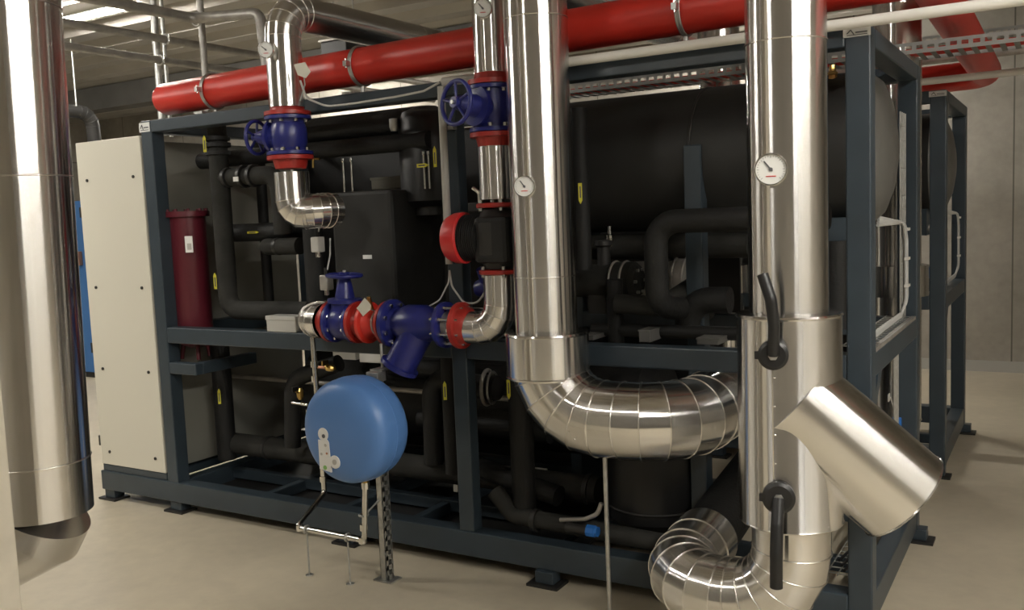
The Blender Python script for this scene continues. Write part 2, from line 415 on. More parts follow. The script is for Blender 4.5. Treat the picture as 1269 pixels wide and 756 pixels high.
def sticker(parent, c, n, upv, L=.09, w_=.016):
    c = V(c); n = V(n).normalized(); U = V(upv).normalized(); S = U.cross(n)
    m_ = MB(); b = len(m_.v)
    out = [(-L/2, -w_/2), (L/2-w_, -w_/2), (L/2, 0), (L/2-w_, w_/2), (-L/2, w_/2)]
    for h in (0, .002):
        for (x, y) in out: m_.v.append(c+U*x+S*y+n*h)
    m_.face([b+4-i for i in range(5)]); m_.face([b+5+i for i in range(5)])
    for i in range(5): j = (i+1) % 5; m_.face([b+i, b+j, b+5+j, b+5+i])
    o = m_.build('arrow_sticker', YEL, parent, label='yellow arrow sticker')
    MB().obox(c-U*L*.35+n*.0022, c+U*L*.2+n*.0022, w_*.35, .001, n).build('print', INK, o)
    return o
def tocam(p): q = CAM-V(p); return q.normalized()
def wheel(parent, c, ax, R, m=BLUE, n=5, r=.009):
    c = V(c); A, a, b_ = basis(ax); w_ = MB().torus(c, A, R, r, 36, 8)
    for k in range(n):
        an = 2*pi*k/n+.4; w_.cyl(c, c+(a*cos(an)+b_*sin(an))*R, r*.7, seg=8)
    w_.rings([(-.016, .022), (.016, .022)], c, A, 16); w_.build('handwheel', m, parent)
    MB().rings([(-.02, .008), (.024, .008)], c, A, 10).build('spindle_nut', GALV, parent)

# ------------------------------------------------------------------ big jacketed pipes
SM = [STEEL, STEELB]
# near-middle pipe
mx, my = 2.612, -.215
pm = thing('jacketed_pipe', 'bright jacketed vertical pipe in the middle, curving right into the near chiller', 'pipe', (mx, my, .6))
ez = .808
MB().tube([(mx, my, ZC-.08), (mx, my, 1.12)], .123, seg=48, seam=.98, gore=True, bead=.0025, bmi=1).build('straight_jacket', SM, pm)
MB().tube([(mx, my, 1.12), (mx, my, ez), (3.16, my, ez), (3.16, .62, ez)], .148, fil=.23, seg=48, n=5, gore=True, bead=.0032, bmi=1, seam=.12).build('elbow_jacket', SM, pm)
rv = MB()
for k in range(10):
    an = k/9*1.4; rv.rings([(0, .0035), (.002, .002)], (mx+.0+.02*k, my-.143, ez+.2-.028*k), (0, -1, 0), 6)
rv.build('rivets', CHROME, pm)
MB().rings([(0, .120), (0, .165), (.008, .169), (.012, .165), (.168, .165), (.172, .169), (.180, .165), (.180, .120)], (mx, my, .962), (0, 0, 1), 48).build('collar', STEEL, pm, label='wider jacketed collar')
# near-right pipe
rx, ry = 3.603, -.40
prr = thing('jacketed_pipe', 'bright jacketed vertical pipe nearest the right side, with a slanting branch and black levers', 'pipe', (rx, ry, .2))
MB().tube([(rx, ry, ZC-.08), (rx, ry, 1.25)], .124, seg=48, seam=1.22, gore=True, bead=.0025, bmi=1).build('straight_jacket', SM, prr)
MB().rings([(0, .119), (0, .162), (.006, .167), (.012, .164), (.672, .164), (.678, .169), (.684, .164), (.69, .119)], (rx, ry, .572), (0, 0, 1), 48).build('collar', STEEL, prr, label='long wider jacketed section')
lz = .275
MB().tube([(rx, ry, .60), (rx, ry, lz), (3.165, ry, lz), (3.165, .02, lz+.03)], .126, fil=.2, seg=48, n=5, gore=True, bead=.003, bmi=1, seam=.1).build('elbow_jacket', SM, prr)
B0 = V((rx, ry-.014, at(982, 492, ry).z)); B1 = atd(1119, 615, 2.97)
bd = (B1-B0).normalized(); BL = (B1-B0).length
MB().rings([(0, .150), (0, .165), (BL-.006, .165), (BL-.003, .169), (BL, .166), (BL+.001, .15)], B0, bd, 48).build('branch_jacket', STEEL, prr, label='slanting end-capped branch jacket')
sm = MB(); sm.obox((rx-.01, ry-.165, .58), (rx-.01, ry-.165, 1.24), .004, .003, (0, 1, 0))
for k in range(7): sm.rings([(0, .004), (.002, .002)], (rx-.01+.006, ry-.167, .62+k*.09), (0, -1, 0), 6)
sm.build('lap_seam', STEELB, prr)
def lever(label, hubpx, endpx, dist, rh, wd, mid):
    h = atd(*hubpx, dist); e = atd(*endpx, dist-.03); n = (CAM-h); n.z = 0; n.normalize()
    t = thing('valve_lever', label, 'valve lever', h)
    MB().rings([(-.10, .016), (-.02, .016), (-.02, rh*.98), (.0, rh), (.006, rh), (.012, rh*.8)], h, n, 28).build('hub', BLACK, t)
    MB().rings([(.012, .016), (.022, .014)], h, n, 6).build('hub_nut', GALV, t)
    notch = MB(); S = n.cross(V((0, 0, 1)))
    notch.box((-.010, -.006, -.012), (.010, .006, .012), None, h+S*rh*.95); notch.build('stop_tab', BLACK, t)
    m_ = atd(*mid, dist-.05)
    MB().tube([h+n*.01, m_+(h-m_)*.35, m_+(e-m_)*.3, e], wd*.5, fil=.06, seg=12, n=4).build('handle', BLACK, t)
    return t
lever('black valve lever pointing up on the upper half of the right jacketed pipe', (958, 440), (945, 340), 2.83, .046, .036, (960, 385))
lever('black valve lever hanging down on the lower half of the right jacketed pipe', (965, 617), (962, 728), 2.86, .050, .040, (962, 670))
# far-left foreground pipe
bx, by = 1.56, -1.66
pl = thing('jacketed_pipe', 'large jacketed vertical pipe at the left edge, ending in a mitred bend above the floor', 'pipe', (bx, by, .4))
bx2, by2 = bx-.033, by-.02
bt = MB().tube([(bx+.012, by+.008, ZC-.08), (bx2, by2, .71)], .158, seg=56)
for zq in (2.30, 1.78, .88): bt.torus((bx2+(zq-.71)*.017, by2+(zq-.71)*.0105, zq), (0, 0, 1), .1585, .003, seg=56, s2=6, mi=1)
bt.build('straight_jacket', SM, pl)
MB().tube([(bx2, by2, .71), (bx2-.02, by2-.01, .67), (bx2-.32, by2-.16, .51)], .158, seg=56, gore=True, bead=.003, bmi=1).build('bend_jacket', SM, pl)
# second chiller's own front pipes, seen through the near frame
p2 = thing('jacketed_pipe', 'bright jacketed riser standing in front of the far chiller at its right end', 'pipe', (3.60, 1.83, 0), 'risers of the far chiller')
MB().tube([(3.60, 1.83, ZC-.08), (3.60, 1.83, 1.24)], .119, seg=36, seam=1.1, gore=True, bead=.0025, bmi=1).build('straight_jacket', SM, p2)
MB().rings([(0, .119), (0, .155), (.16, .155), (.16, .119)], (3.60, 1.83, 1.10), (0, 0, 1), 36).build('collar', STEEL, p2)
MB().tube([(3.60, 1.83, 1.10), (3.60, 1.83, .30), (3.3, 1.83, .28)], .12, fil=.16, seg=36, n=5, gore=True, bead=.003, bmi=1).build('elbow_jacket', SM, p2)
p3 = dup(p2, (-.98, .12, 0), 'bright jacketed riser of the far chiller seen behind the crossing red pipe')
p3['group'] = p2['group']

gauge(atd(955, 210, 2.845), (-.05+CAM.x-rx+.18, CAM.y-ry, -.08), .05, radians(-38), 'white-faced dial thermometer on the right jacketed pipe, the largest dial')
gauge(atd(650, 231, 3.50), (CAM.x-mx-.2, CAM.y-my, -.08), .041, radians(-35), 'white-faced dial thermometer on the middle jacketed pipe')
gauge(atd(331, 62, 4.22), (CAM.x-1.2-1.6, CAM.y, -.3), .037, radians(-50), 'dial thermometer on the left bent jacketed pipe above the red pipe')
gauge(atd(599, 11, 3.68), (CAM.x-2.35-.5, CAM.y, -.3), .037, radians(-40), 'dial thermometer on the slim riser at the top edge of the picture')

# ------------------------------------------------------------------ left riser with gate valve
ax_, ay_ = 1.222, -.13
q = thing('jacketed_pipe', 'jacketed pipe bending down from the ceiling run to the left blue gate valve', 'pipe', (ax_, ay_, 2.15))
MB().tube([(ax_, ay_, 2.145), (ax_, ay_, 2.595), (ax_+.02, 2.1, 2.595)], .083, fil=.13, seg=36, n=5, gore=True, bead=.002, bmi=1, seam=.9).build('jacket', SM, q)
def gate_valve(label, c, half, rf, wc, wax, wr, nb=8, body_r=.084, fm=REDF, axis=(0, 0, 1), stemfrom=None, mates=True):
    c = V(c); A, a, b_ = basis(axis); t = thing('gate_valve', label, 'valve', c)
    MB().rings([(-half, rf*.80), (-half*.7, body_r*.90), (-half*.4, body_r), (half*.4, body_r), (half*.7, body_r*.90), (half, rf*.80)], c, A, 28).build('body', BLUE, t)
    for s_ in (-1, 1):
        flange(t, c+A*half*s_, A, rf, .020, BLUE, nb, True)
        if mates:
            f = MB().rings([(0, rf), (.018*s_, rf), (.018*s_, rf*.76), (.06*s_, rf*.66)] if s_ > 0 else [(-.06, rf*.66), (-.018, rf*.76), (-.018, rf), (0, rf)], c+A*(half+.011)*s_, A, 32).build('mating_flange', fm, t)
    w_ = V(wc); wa = V(wax).normalized(); L = (w_-c).length
    MB().rings([(0, body_r*.8), (L*.40, body_r*.75), (L*.42, body_r*.95), (L*.50, body_r*.95), (L*.52, body_r*.55), (L*.8, body_r*.42), (L*.98, body_r*.3)], c, w_-c, 24).build('bonnet', BLUE, t)
    wheel(t, w_, w_-c, wr)
    return t
g1 = gate_valve('blue gate valve with handwheel on the left riser, in front of the top beam', (ax_, ay_, 2.015), .082, .108, (ax_-.19, ay_-.02, 2.02), (-1, 0, 0), .078)
q = thing('jacketed_pipe', 'short jacketed elbow below the left blue gate valve, turning back into the frame', 'pipe', (ax_, ay_, 1.65))
MB().tube([(ax_, ay_, 1.845), (ax_, ay_, 1.655), (ax_+.105, ay_+.06, 1.66), (ax_+.115, ay_+.15, 1.66)], .082, fil=.105, seg=36, n=4, gore=True, bead=.0022, bmi=1).build('jacket', SM, q)

# ------------------------------------------------------------------ pump line
vx, vy = 2.352, -.13
q = thing('jacketed_pipe', 'slim jacketed riser above the second blue gate valve, left of the thick middle pipe', 'pipe', (vx, vy, 2.2))
MB().tube([(vx, vy, 2.17), (vx, vy, ZC-.08)], .068, seg=32, seam=.7, gore=True, bead=.002, bmi=1).build('jacket', SM, q)
gate_valve('blue gate valve with facing handwheel beside the top of the middle pipe', (vx, vy, 2.035), .085, .098, (vx-.05, vy-.19, 2.05), (0, -1, 0), .085)
q = thing('jacketed_pipe', 'short jacketed straight length between the second gate valve and the pump', 'pipe', (vx, vy, 1.67))
MB().tube([(vx, vy, 1.67), (vx, vy, 1.884)], .068, seg=32).build('jacket', SM, q)
pu = thing('circulation_pump', 'inline pump with black ribbed motor and red end cap, left of the middle pipe', 'pump', (vx, vy, 1.36))
flange(pu, (vx, vy, 1.645), (0, 0, 1), .085, .02, REDF, 4); flange(pu, (vx, vy, 1.372), (0, 0, 1), .085, .02, REDF, 4)
MB().rings([(0, .062), (.03, .07), (.06, .105), (.19, .105), (.22, .075), (.245, .062)], (vx, vy, 1.385), (0, 0, 1), 28).build('volute', IRON, pu)
MB().box((vx-.06, vy-.10, 1.41), (vx+.10, vy+.08, 1.60)).build('insulation_shell', FOAM, pu, bevel=.02)
mc = V((vx-.05, vy-.02, 1.515)); mp_ = [(0, .092)]
for k in range(9): mp_ += [(.004+k*.010, .090), (.006+k*.010, .097), (.010+k*.010, .097), (.012+k*.010, .090)]
mp_ += [(.095, .092)]
MB().rings(mp_, mc, (-1, -.06, 0), 36).build('motor', BLACK, pu)
MB().rings([(.088, .10), (.094, .108), (.135, .106), (.165, .092), (.185, .06), (.19, .0001)], mc, (-1, -.06, 0), 36).build('end_cap', REDP, pu, label='red domed motor cap')
MB().box((mc.x-.06, mc.y-.03, 1.62), (mc.x+.02, mc.y+.05, 1.66)).build('terminal_box', BLACK, pu, bevel=.006)
MB().tube([(mc.x-.02, mc.y, 1.65), (mc.x-.02, mc.y, 1.70), (mc.x-.05, mc.y, 1.72)], .008, fil=.02, seg=10).build('vent_cock', CHROME, pu)
q = thing('jacketed_pipe', 'jacketed elbow from under the pump down to the blue strainer', 'pipe', (2.3, vy, 1.1))
MB().tube([(vx, vy, 1.36), (vx, vy, 1.135), (2.115, vy, 1.135)], .070, fil=.10, seg=36, n=4, gore=True, bead=.002, bmi=1).build('jacket', SM, q)
# shut-off behind pump (blue)
q = thing('balancing_valve', 'small blue valve hanging below the pump motor cap', 'valve', (2.2, -.03, 1.30))
MB().rings([(0, .035), (.03, .045), (.08, .045), (.11, .03)], (2.17, -.02, 1.29), (1, 0, .1), 20).build('body', BLUE, q)
MB().cyl((2.22, -.03, 1.30), (2.22, -.07, 1.38), .02, seg=14).build('bonnet', BLUE, q)

LZ, LY = 1.142, -.13
def lx(u): return at(u, 400, LY).x
st = thing('y_strainer', 'large blue flanged y-strainer on the horizontal line under the pump', 'strainer', (lx(515), LY, LZ))
xa, xb = lx(487), lx(552)
flange(st, (xa, LY, LZ), (1, 0, 0), .108, .024, BLUE, 8, True)
flange(st, (xb, LY, LZ), (1, 0, 0), .100, .022, BLUE, 8, True)
MB().rings([(0, .075), (.03, .062), (.09, .085), (.18, .085), (xb-xa-.04, .062), (xb-xa, .07)], (xa, LY, LZ), (1, 0, 0), 28).build('body', BLUE, st)
sc_ = V(((xa+xb)/2+.045, LY, LZ)); se = sc_+V((-.115, -.045, -.21))
MB().rings([(0, .075), (.10, .072), (.205, .072), (.208, .088), (.226, .088), (.236, .05)], sc_+V((-.03, 0, 0)), se-sc_, 28).build('screen_leg', BLUE, st)
rf1 = thing('flange_pair', 'red flanged spool piece between the blue valve and the blue strainer', 'flange', (lx(462), LY, LZ))
f1 = flange(rf1, (lx(457), LY, LZ), (1, 0, 0), .095, .022, RED, 0); flange(rf1, (xa-.028, LY, LZ), (1, 0, 0), .100, .02, REDF, 0)
MB().rings([(0, .075), (.018, .06), (.035, .050), (xa-.04-lx(457), .047)], (lx(457)+.012, LY, LZ), (1, 0, 0), 24).build('reducer', RED, rf1)
MB().tube([(lx(462), LY, LZ+.05), (lx(462), LY-.02, LZ+.12)], .010, seg=10).build('vent_pipe', BRASS, rf1)
MB().torus((lx(470), LY, LZ), (1, 0, 0), .056, .006, 28).build('pipe_clip', GALV, rf1)
rf2 = thing('expansion_joint', 'red flange with long bright tie bolts at the right end of the strainer', 'flange', (lx(567), LY, LZ))
flange(rf2, (lx(572), LY, LZ), (1, 0, 0), .100, .026, REDF, 0)
MB().rings([(0, .085), (.03, .078), (.045, .066)], (lx(574), LY, LZ), (1, 0, 0), 28).build('weld_neck', REDF, rf2)
MB().rings([(0, .06), (.03, .052), (.06, .06)], (xb+.012, LY, LZ), (1, 0, 0), 24).build('bellows', GALV, rf2)
for k in range(8):
    an = 2*pi*(k+.5)/8; o_ = V((0, cos(an)*.082, sin(an)*.082)); MB().cyl(V((xb-.03, LY, LZ))+o_, V((lx(572)+.03, LY, LZ))+o_, .006, seg=8).build('tie_bolt', CHROME, rf2)
xg = lx(428)
g3 = gate_valve('blue gate valve with flat handwheel on top, left of the red spool piece', (xg, LY, LZ), .060, .097, (xg+.01, LY, LZ+.215), (0, 0, 1), .078, fm=REDF, axis=(1, 0, 0))
q = thing('jacketed_pipe', 'short jacketed elbow at the left end of the horizontal valve line', 'pipe', (1.2, LY, 1.1))
MB().tube([(xg-.13, LY, LZ), (xg-.24, LY, LZ), (xg-.27, LY+.26, LZ)], .080, fil=.13, seg=36, n=5, gore=True, bead=.0022, bmi=1).build('jacket', SM, q)

# ------------------------------------------------------------------ red pipes
RY = .12
ra, rb = at(199, 117, RY), at(560, 66, RY)
RZ = 2.315
t = thing('sprinkler_pipe', 'long red pipe running above the near frame with a rounded left end', 'pipe', (2, RY, RZ))
MB().rings([(0, .03), (.006, .055), (.02, .075), (.045, .086), (5.6, .086)], (ra.x, RY, RZ), (1, 0, .014), 36).build('pipe', RED, t)
for i, u in enumerate((262, 447, 850)):
    c = at(u, 60, RY); c = V((c.x, RY, RZ+.014*(c.x-ra.x)))
    k = thing('pipe_clamp', ['galvanised ring clamp near the rounded left end of the red pipe', 'galvanised ring clamp on the red pipe midway between the two gate valves', 'galvanised ring clamp on the red pipe just left of the right jacketed pipe'][i], 'clamp', c, 'ring clamps on the long red pipe')
    rg = MB()
    for q_ in (-.007, 0, .007): rg.torus(c+V((q_, 0, 0)), (1, 0, 0), .092, .0045, 36, 6)
    rg.build('ring', GALV, k)
    MB().box((c.x-.010, c.y-.125, c.z-.012), (c.x+.010, c.y-.092, c.z+.012)).build('clamp_ear', GALV, k)
    MB().cyl((c.x, c.y-.115, c.z-.022), (c.x, c.y-.115, c.z+.022), .005, seg=8).build('bolt', CHROME, k)
    MB().cyl((c.x, c.y, c.z-.092), (c.x, c.y-.03 if False else c.y, H_-.0), .01, seg=10).build('stud', GALV, k)
    MB().box((c.x-.03, .0, H_), (c.x+.03, RY+.04, H_+.012)).build('base_plate', GALV, k)
t = thing('sprinkler_pipe', 'red pipe at top right coming forward, bending left behind the far chiller', 'pipe', (3.9, 3, 2.5))
MB().tube([(3.83, .3, 2.57), (3.84, 1.6, 2.54), (3.89, 3.72, 2.42), (2.2, 3.74, 2.40)], .094, fil=.13, seg=32, n=8).build('pipe', RED, t)

# ------------------------------------------------------------------ white conduits
cz = 2.196
tag(MB().tube([(at(703, 80, -.045).x-.02, -.045, cz), (6.4, -.045, cz+.01)], .019, seg=16).build('conduit', WHITE), 'white conduit running along the top of the near frame to the right edge', 'conduit')
tag(MB().tube([(3.52, 2.12, 2.225), (6.4, 2.12, 2.25)], .019, seg=16).build('conduit', WHITE), 'white conduit running along the top of the far frame to the right edge', 'conduit')
dc = thing('conduit', 'pale conduit dropping down in front of the near frame, left of the pump', 'conduit', (2.04, -.045, 1.4))
MB().tube([(2.335, -.045+.01, 2.183), (2.055, -.045, 2.183)], .019, seg=14).build('horizontal_run', DIRTY, dc)
MB().tube([(2.043, -.045, 2.165), (2.043, -.045, 1.40)], .017, seg=14).build('drop', DIRTY, dc)
for z in (1.99, 1.60): MB().box((2.018, -.03, z-.008), (2.085, .0, z+.008)).build('saddle_clip', GALV, dc)
tag(MB().tube([at(372, 100, -.25), at(380, 122, -.2), at(405, 132, -.1), at(440, 128, -.06), at(490, 120, -.04), at(525, 113, -.04), at(545, 102, -.05)], .005, fil=.05, seg=8).build('cable', CABLE), 'thin grey cable sagging from the white tag to the top of the pale conduit', 'cable')
tag(MB().tube([at(557, 335, -.05), at(556, 350, -.06), at(545, 372, -.07), at(520, 386, -.08), at(505, 388, -.04)], .0035, fil=.05, seg=8).build('cable', CABLE), 'thin cable from the pale conduit end curving down left to the strainer', 'cable')
tag(MB().tube([at(557, 335, -.05), at(560, 355, -.06), at(575, 376, -.08), at(592, 376, -.08), at(601, 362, -.08), at(602, 330, -.10)], .0045, fil=.06, seg=8).build('cable', CABLE), 'thin cable looping from the pale conduit end right to the pump', 'cable')
def paper_tag(label, pts, Y, wire):
    t = thing('tag', label, 'tag', at(*pts[0], Y)); m_ = MB(); b = len(m_.v); n = tocam(at(*pts[0], Y))
    P = [at(u, v, Y) for u, v in pts]
    for h in (0, .004):
        for p in P: m_.v.append(p+n*h)
    N = len(P); m_.face(list(range(b, b+N))[::-1]); m_.face(list(range(b+N, b+2*N)))
    for i in range(N): j = (i+1) % N; m_.face([b+i, b+j, b+N+j, b+N+i])
    m_.build('plate', CREAM, t); MB().tube([at(u, v, y) for u, v, y in wire], .003, fil=.02, seg=6).build('wire', GALV, t)
paper_tag('cream tag wired to the left riser in front of the red pipe', [(364, 80), (378, 77), (385, 89), (379, 97), (369, 93)], -.235, [(376, 90, -.23), (378, 105, -.22), (372, 125, -.21)])
paper_tag('cream tag wired over the red spool piece of the valve line', [(452, 369), (460, 378), (459, 384), (450, 392), (442, 382)], -.20, [(455, 382, -.195), (464, 385, -.16), (470, 390, -.14)])

# ------------------------------------------------------------------ expansion tank and stand
tz, tY = .678, -.415
tk = thing('expansion_tank', 'round blue expansion tank with white stickers, in front of the near frame', 'tank', (at(441, 531, tY).x, tY, .43))
tc_ = V((at(441, 531, tY).x, tY, at(441, 531, tY).z)); TR = .226
hp = [(.122, .0001), (.121, TR*.3), (.118, TR*.55), (.111, TR*.74), (.100, TR*.86), (.085, TR*.935), (.066, TR*.975), (.04, TR*.993), (.004, TR), (.003, TR*1.007)]
tp = [(-a, b) for a, b in hp] + [(a, b) for a, b in hp[::-1]]
sh = MB().rings(tp, tc_, (0, 1, 0), 72).build('shell', TANK, tk)
def decal(pts, depth, m, name, th=.008):
    m_ = MB(); b = len(m_.v); P = [tc_+V((x, 0, z)) for x, z in pts]; N = len(P)
    for h in (depth+th, depth):
        for p in P: m_.v.append(V((p.x, tc_.y+h, p.z)))
    m_.face(list(range(b, b+N))); m_.face(list(range(b+N, b+2*N))[::-1])
    for i in range(N): j = (i+1) % N; m_.face([b+i, b+j, b+N+j, b+N+i])
    return m_.build(name, m, tk)
def circ(x, z, r, n=20): return [(x+r*cos(2*pi*k/n), z+r*sin(2*pi*k/n)) for k in range(n)]
decal([(-.105, -.03), (-.045, -.035), (-.042, -.165), (-.105, -.155)], -.122, PAPER, 'label_sticker')
decal(circ(-.075, -.005, .028), -.1225, PAPER, 'round_sticker'); decal(circ(-.068, -.045, .024), -.123, PAPER, 'round_sticker')
decal(circ(-.020, -.118, .028), -.1222, PAPER, 'round_sticker')
for (x, z, r, m_) in ((-.072, -.012, .009, INK), (-.020, -.118, .012, DIRTY), (-.074, -.147, .010, GREENM), (-.09, -.09, .006, DIRTY), (-.06, -.085, .005, COPPER), (-.064, -.050, .007, DIRTY)): decal(circ(x, z, r, 10), -.124, m_, 'sticker_print')
MB().box((tc_.x+.0, tc_.y+.105, tc_.z+.02), (tc_.x+.07, tc_.y+.135, tc_.z+.10)).build('mounting_lug', TANK, tk)
MB().cyl((tc_.x+.01, tc_.y+.03, tc_.z-TR-.02), (tc_.x+.01, tc_.y+.03, tc_.z-TR*.93), .014, seg=14).build('inlet', BRASS, tk)
sx, sy = 1.775, -.258
sp = thing('strut_post', 'slotted galvanised strut post standing on the floor behind the blue tank', 'post', (sx, sy, 0))
cpx = [(-.02, -.02), (.02, -.02), (.02, .02)]
m_ = MB(); m_.box((sx-.021, sy-.021, .006), (sx-.018, sy+.021, .93)); m_.box((sx-.018, sy+.018, .006), (sx+.021, sy+.021, .93)); m_.box((sx-.021, sy-.021, .006), (sx+.008, sy-.018, .93))
z = .006
while z < .9:
    m_.box((sx+.018, sy-.021, z), (sx+.021, sy+.018, z+.022)); z += .045
m_.box((sx+.018, sy-.021, .006), (sx+.021, sy-.012, .93)); m_.box((sx+.018, sy+.010, .006), (sx+.021, sy+.018, .93))
m_.build('channel', GALV, sp)
MB().box((sx-.05, sy-.04, 0), (sx+.05, sy+.04, .006)).build('base_plate', GALV, sp)
MB().box((sx-.035, sy-.03, .90), (sx+.03, sy+.03, .945)).build('head_plate', GALV, sp, bevel=.004)
MB().cyl((sx-.005, sy+.05, .93), (sx-.005, sy+.05, 1.06), .007, seg=10).build('threaded_rod', GALV, sp)
MB().box((sx-.035, sy+.0, .945), (sx+.03, sy+.07, .952)).build('clamp', GALV, sp)
# small bore feed pipe
fx = at(392, 450, -.10).x; gx = at(452, 660, -.37).x
fp = thing('feed_pipe', 'thin steel feed pipe dropping from the valve line and looping under the blue tank', 'pipe', (fx, -.2, .2))
hx0 = at(365, 652, -.37).x
fz = .215
MB().tube([(fx, -.115, 1.06), (fx+.02, -.12, .30), (hx0+.02, -.36, fz+.012), (hx0+.03, -.37, fz), (gx, -.375, fz), (tc_.x+.01, tc_.y+.03, tc_.z-TR-.015)], .0125, fil=.03, seg=14).build('pipe', CHROME, fp)
for p in ((fx, -.115, .93), (fx, -.115, .86), (fx+.018, -.12, .37), (hx0+.03, -.365, fz), (gx-.01, -.375, fz), (gx, -.374, fz+.06), (tc_.x+.01, tc_.y+.03, tc_.z-TR-.03)):
    MB().cyl(V(p)-V((0, 0, .014)), V(p)+V((0, 0, .014)), .018, seg=12).build('coupling', CHROME, fp)
MB().torus((gx+.003, -.374, .33), (0, 0, 1), .019, .005, 20).build('pipe_clip', GALV, fp); MB().cyl((gx+.01, -.37, .33), (sx-.01, sy-.02, .37), .004, seg=8).build('clip_stay', GALV, fp)
for i, (u, lab) in enumerate(((380, 'left'), (430, 'right'))):
    c = at(u, 655, -.372); f0 = (c.x, -.372, 0)
    k = thing('pipe_stand', 'thin rod stand, the %s of the two holding the feed pipe off the floor' % lab, 'stand', f0, 'rod stands under the feed pipe')
    MB().cyl(f0, (c.x, -.372, fz-.016), .004, seg=8).build('rod', GALV, k); MB().torus((c.x, -.372, fz), (1, 0, 0), .017, .005, 20).build('ring', GALV, k)
    MB().cyl((c.x, -.372, 0), (c.x, -.372, .004), .018, seg=14).build('foot', GALV, k)
rr = atz(764, 762, 0)
k = thing('support_rod', 'thin steel rod standing on the floor under the middle pipe bend', 'rod', (rr.x, -.215, 0))
MB().cyl((rr.x, -.215, .01), (rr.x, -.215, ez-.15), .009, seg=10).build('rod', GALV, k); MB().box((rr.x-.04, -.255, 0), (rr.x+.04, -.175, .01)).build('foot_plate', GALV, k)

# ------------------------------------------------------------------ vessel inside the near chiller
vs = thing('pressure_vessel', 'large black insulated horizontal vessel in the upper right of the near chiller', 'vessel', (2.8, .62, 1.5))
VR = .308
MB().rings([(0, .0001), (.02, .12), (.06, .2), (.10, VR*.9), (.13, VR), (1.675, VR)], (1.98, .62, 1.812), (1, 0, 0), 64).build('shell', VESSEL, vs)
MB().rings([(0, VR+.001), (.03, VR*.975), (.07, VR*.86), (.10, VR*.62), (.118, VR*.32), (.122, .0001)], (3.655, .62, 1.812), (1, 0, 0), 64, closed0=False).build('end_dome', DOME, vs, label='dull grey domed end')
for x in (3.02, 3.50): MB().torus((x, .62, 1.812), (1, 0, 0), VR+.001, .006, 48).build('strap', IRON if x < 3.3 else GALV, vs)
for x in (2.2, 3.50):
    s_ = MB().box((x, .40, 1.38), (x+.14, .88, 1.54)).build('saddle', FRAME, vs)
bar('saddle_beam', (2.2, PW, 1.36), (2.3, D_-PW, 1.42), fr)
bv = thing('brass_valve', 'brass safety valve standing on top of the near black vessel', 'valve', (3.47, .52, 2.1))
bx_ = at(1032, 110, .50); bx_ = V((bx_.x, .50, at(1032, 117, .50).z))
MB().rings([(-.04, .022), (.0, .022), (.006, .036), (.038, .036), (.042, .020), (.075, .016), (.078, .020), (.086, .020), (.09, .014), (.115, .013)], bx_, (0, 0, 1), 8, smooth=False).build('body', BRASS, bv)
MB().cyl(bx_+V((0, 0, .02)), bx_+V((-.05, .03, .02)), .012, seg=10).build('outlet', BRASS, bv)
vs2 = dup(vs, (0, DY, 0), 'grey domed horizontal vessel in the upper part of the far chiller')
for ch in list(vs2.children):
    if ch.name.startswith('arrow'):
        for g in list(ch.children): bpy.data.objects.remove(g)
        bpy.data.objects.remove(ch)

# plate heat exchanger box
hb = thing('heat_exchanger', 'matt black insulated box standing on the middle beam of the near chiller', 'heat exchanger', (1.6, .3, 1.1))
ha = at(418, 400, .18); hc = at(492, 400, .18)
MB().box((ha.x, .18, Mz+.01), (hc.x, .62, at(455, 236, .18).z)).build('insulation', VESSEL, hb, bevel=.02)
o = MB().box((at(450, 317, .18).x, .1775, at(450, 321, .18).z), (at(461, 317, .18).x, .18, at(450, 316, .18).z)).build('label_plate', PAPER, hb)
for u in (427, 437, 527, 533):
    p = at(u, 235, .30); tag(MB().rings([(0, .006), (.16, .006), (.165, .009), (.18, .009)], (p.x, .30, at(455, 236, .18).z-.005), (0, 0, 1), 10).build('tie_rod', CHROME), 'thin bright rod %s above the black insulated box' % {427: 'leftmost of four', 437: 'second from the left', 527: 'third from the left', 533: 'rightmost of four'}[u], 'rod', 'bright rods above the black box')

t = thing('terminal_box', 'beige box lid peeking out above the black insulated box', 'box', at(480, 226, .66))
p = at(482, 226, .66); MB().box((p.x-.10, .63, p.z-.035), (p.x+.12, .75, p.z+.025)).build('body', PANELG, t, bevel=.004); MB().box((p.x-.105, .625, p.z+.015), (p.x+.125, .755, p.z+.03)).build('lid', PANELG, t, bevel=.003)
# maroon vessel at left
mr = thing('receiver_tank', 'maroon cylindrical receiver with a bolted lid behind the left post', 'tank', (.35, .3, .8))
mc_ = at(238, 350, .17); mzt = at(232, 262, .17).z
MB().rings([(.0, .04), (.02, .085), (.05, .098), (mzt-.93, .098)], (mc_.x, .17, .93), (0, 0, 1), 32).build('shell', MAROON, mr)
f = MB().rings([(0, .122), (.03, .122)], (mc_.x, .17, mzt-.03), (0, 0, 1), 32).build('lid', MAROON, mr)
for k in range(10):
    an = 2*pi*k/10; MB().rings([(0, .009), (.014, .009)], (mc_.x+cos(an)*.107, .17+sin(an)*.107, mzt), (0, 0, 1), 6).build('bolt', MAROON, f)
for (dx, dy) in ((-.07, -.05), (.07, -.05), (0, .09)): MB().cyl((mc_.x+dx, .17+dy, .865), (mc_.x+dx*.8, .17+dy*.8, .97), .012, seg=8).build('leg', MAROON, mr)
lb = at(231, 303, .06); o = MB().box((lb.x-.03, .076, lb.z-.045), (lb.x+.03, .079, lb.z+.045)).build('label_plate', PAPER, mr)
MB().box((lb.x-.012, .074, lb.z-.03), (lb.x+.02, .0762, lb.z+.005)).build('print', DIRTY, o)
t = thing('filter_drier', 'grey cylinder between the left post and the maroon receiver', 'cylinder', (.2, .4, 1))
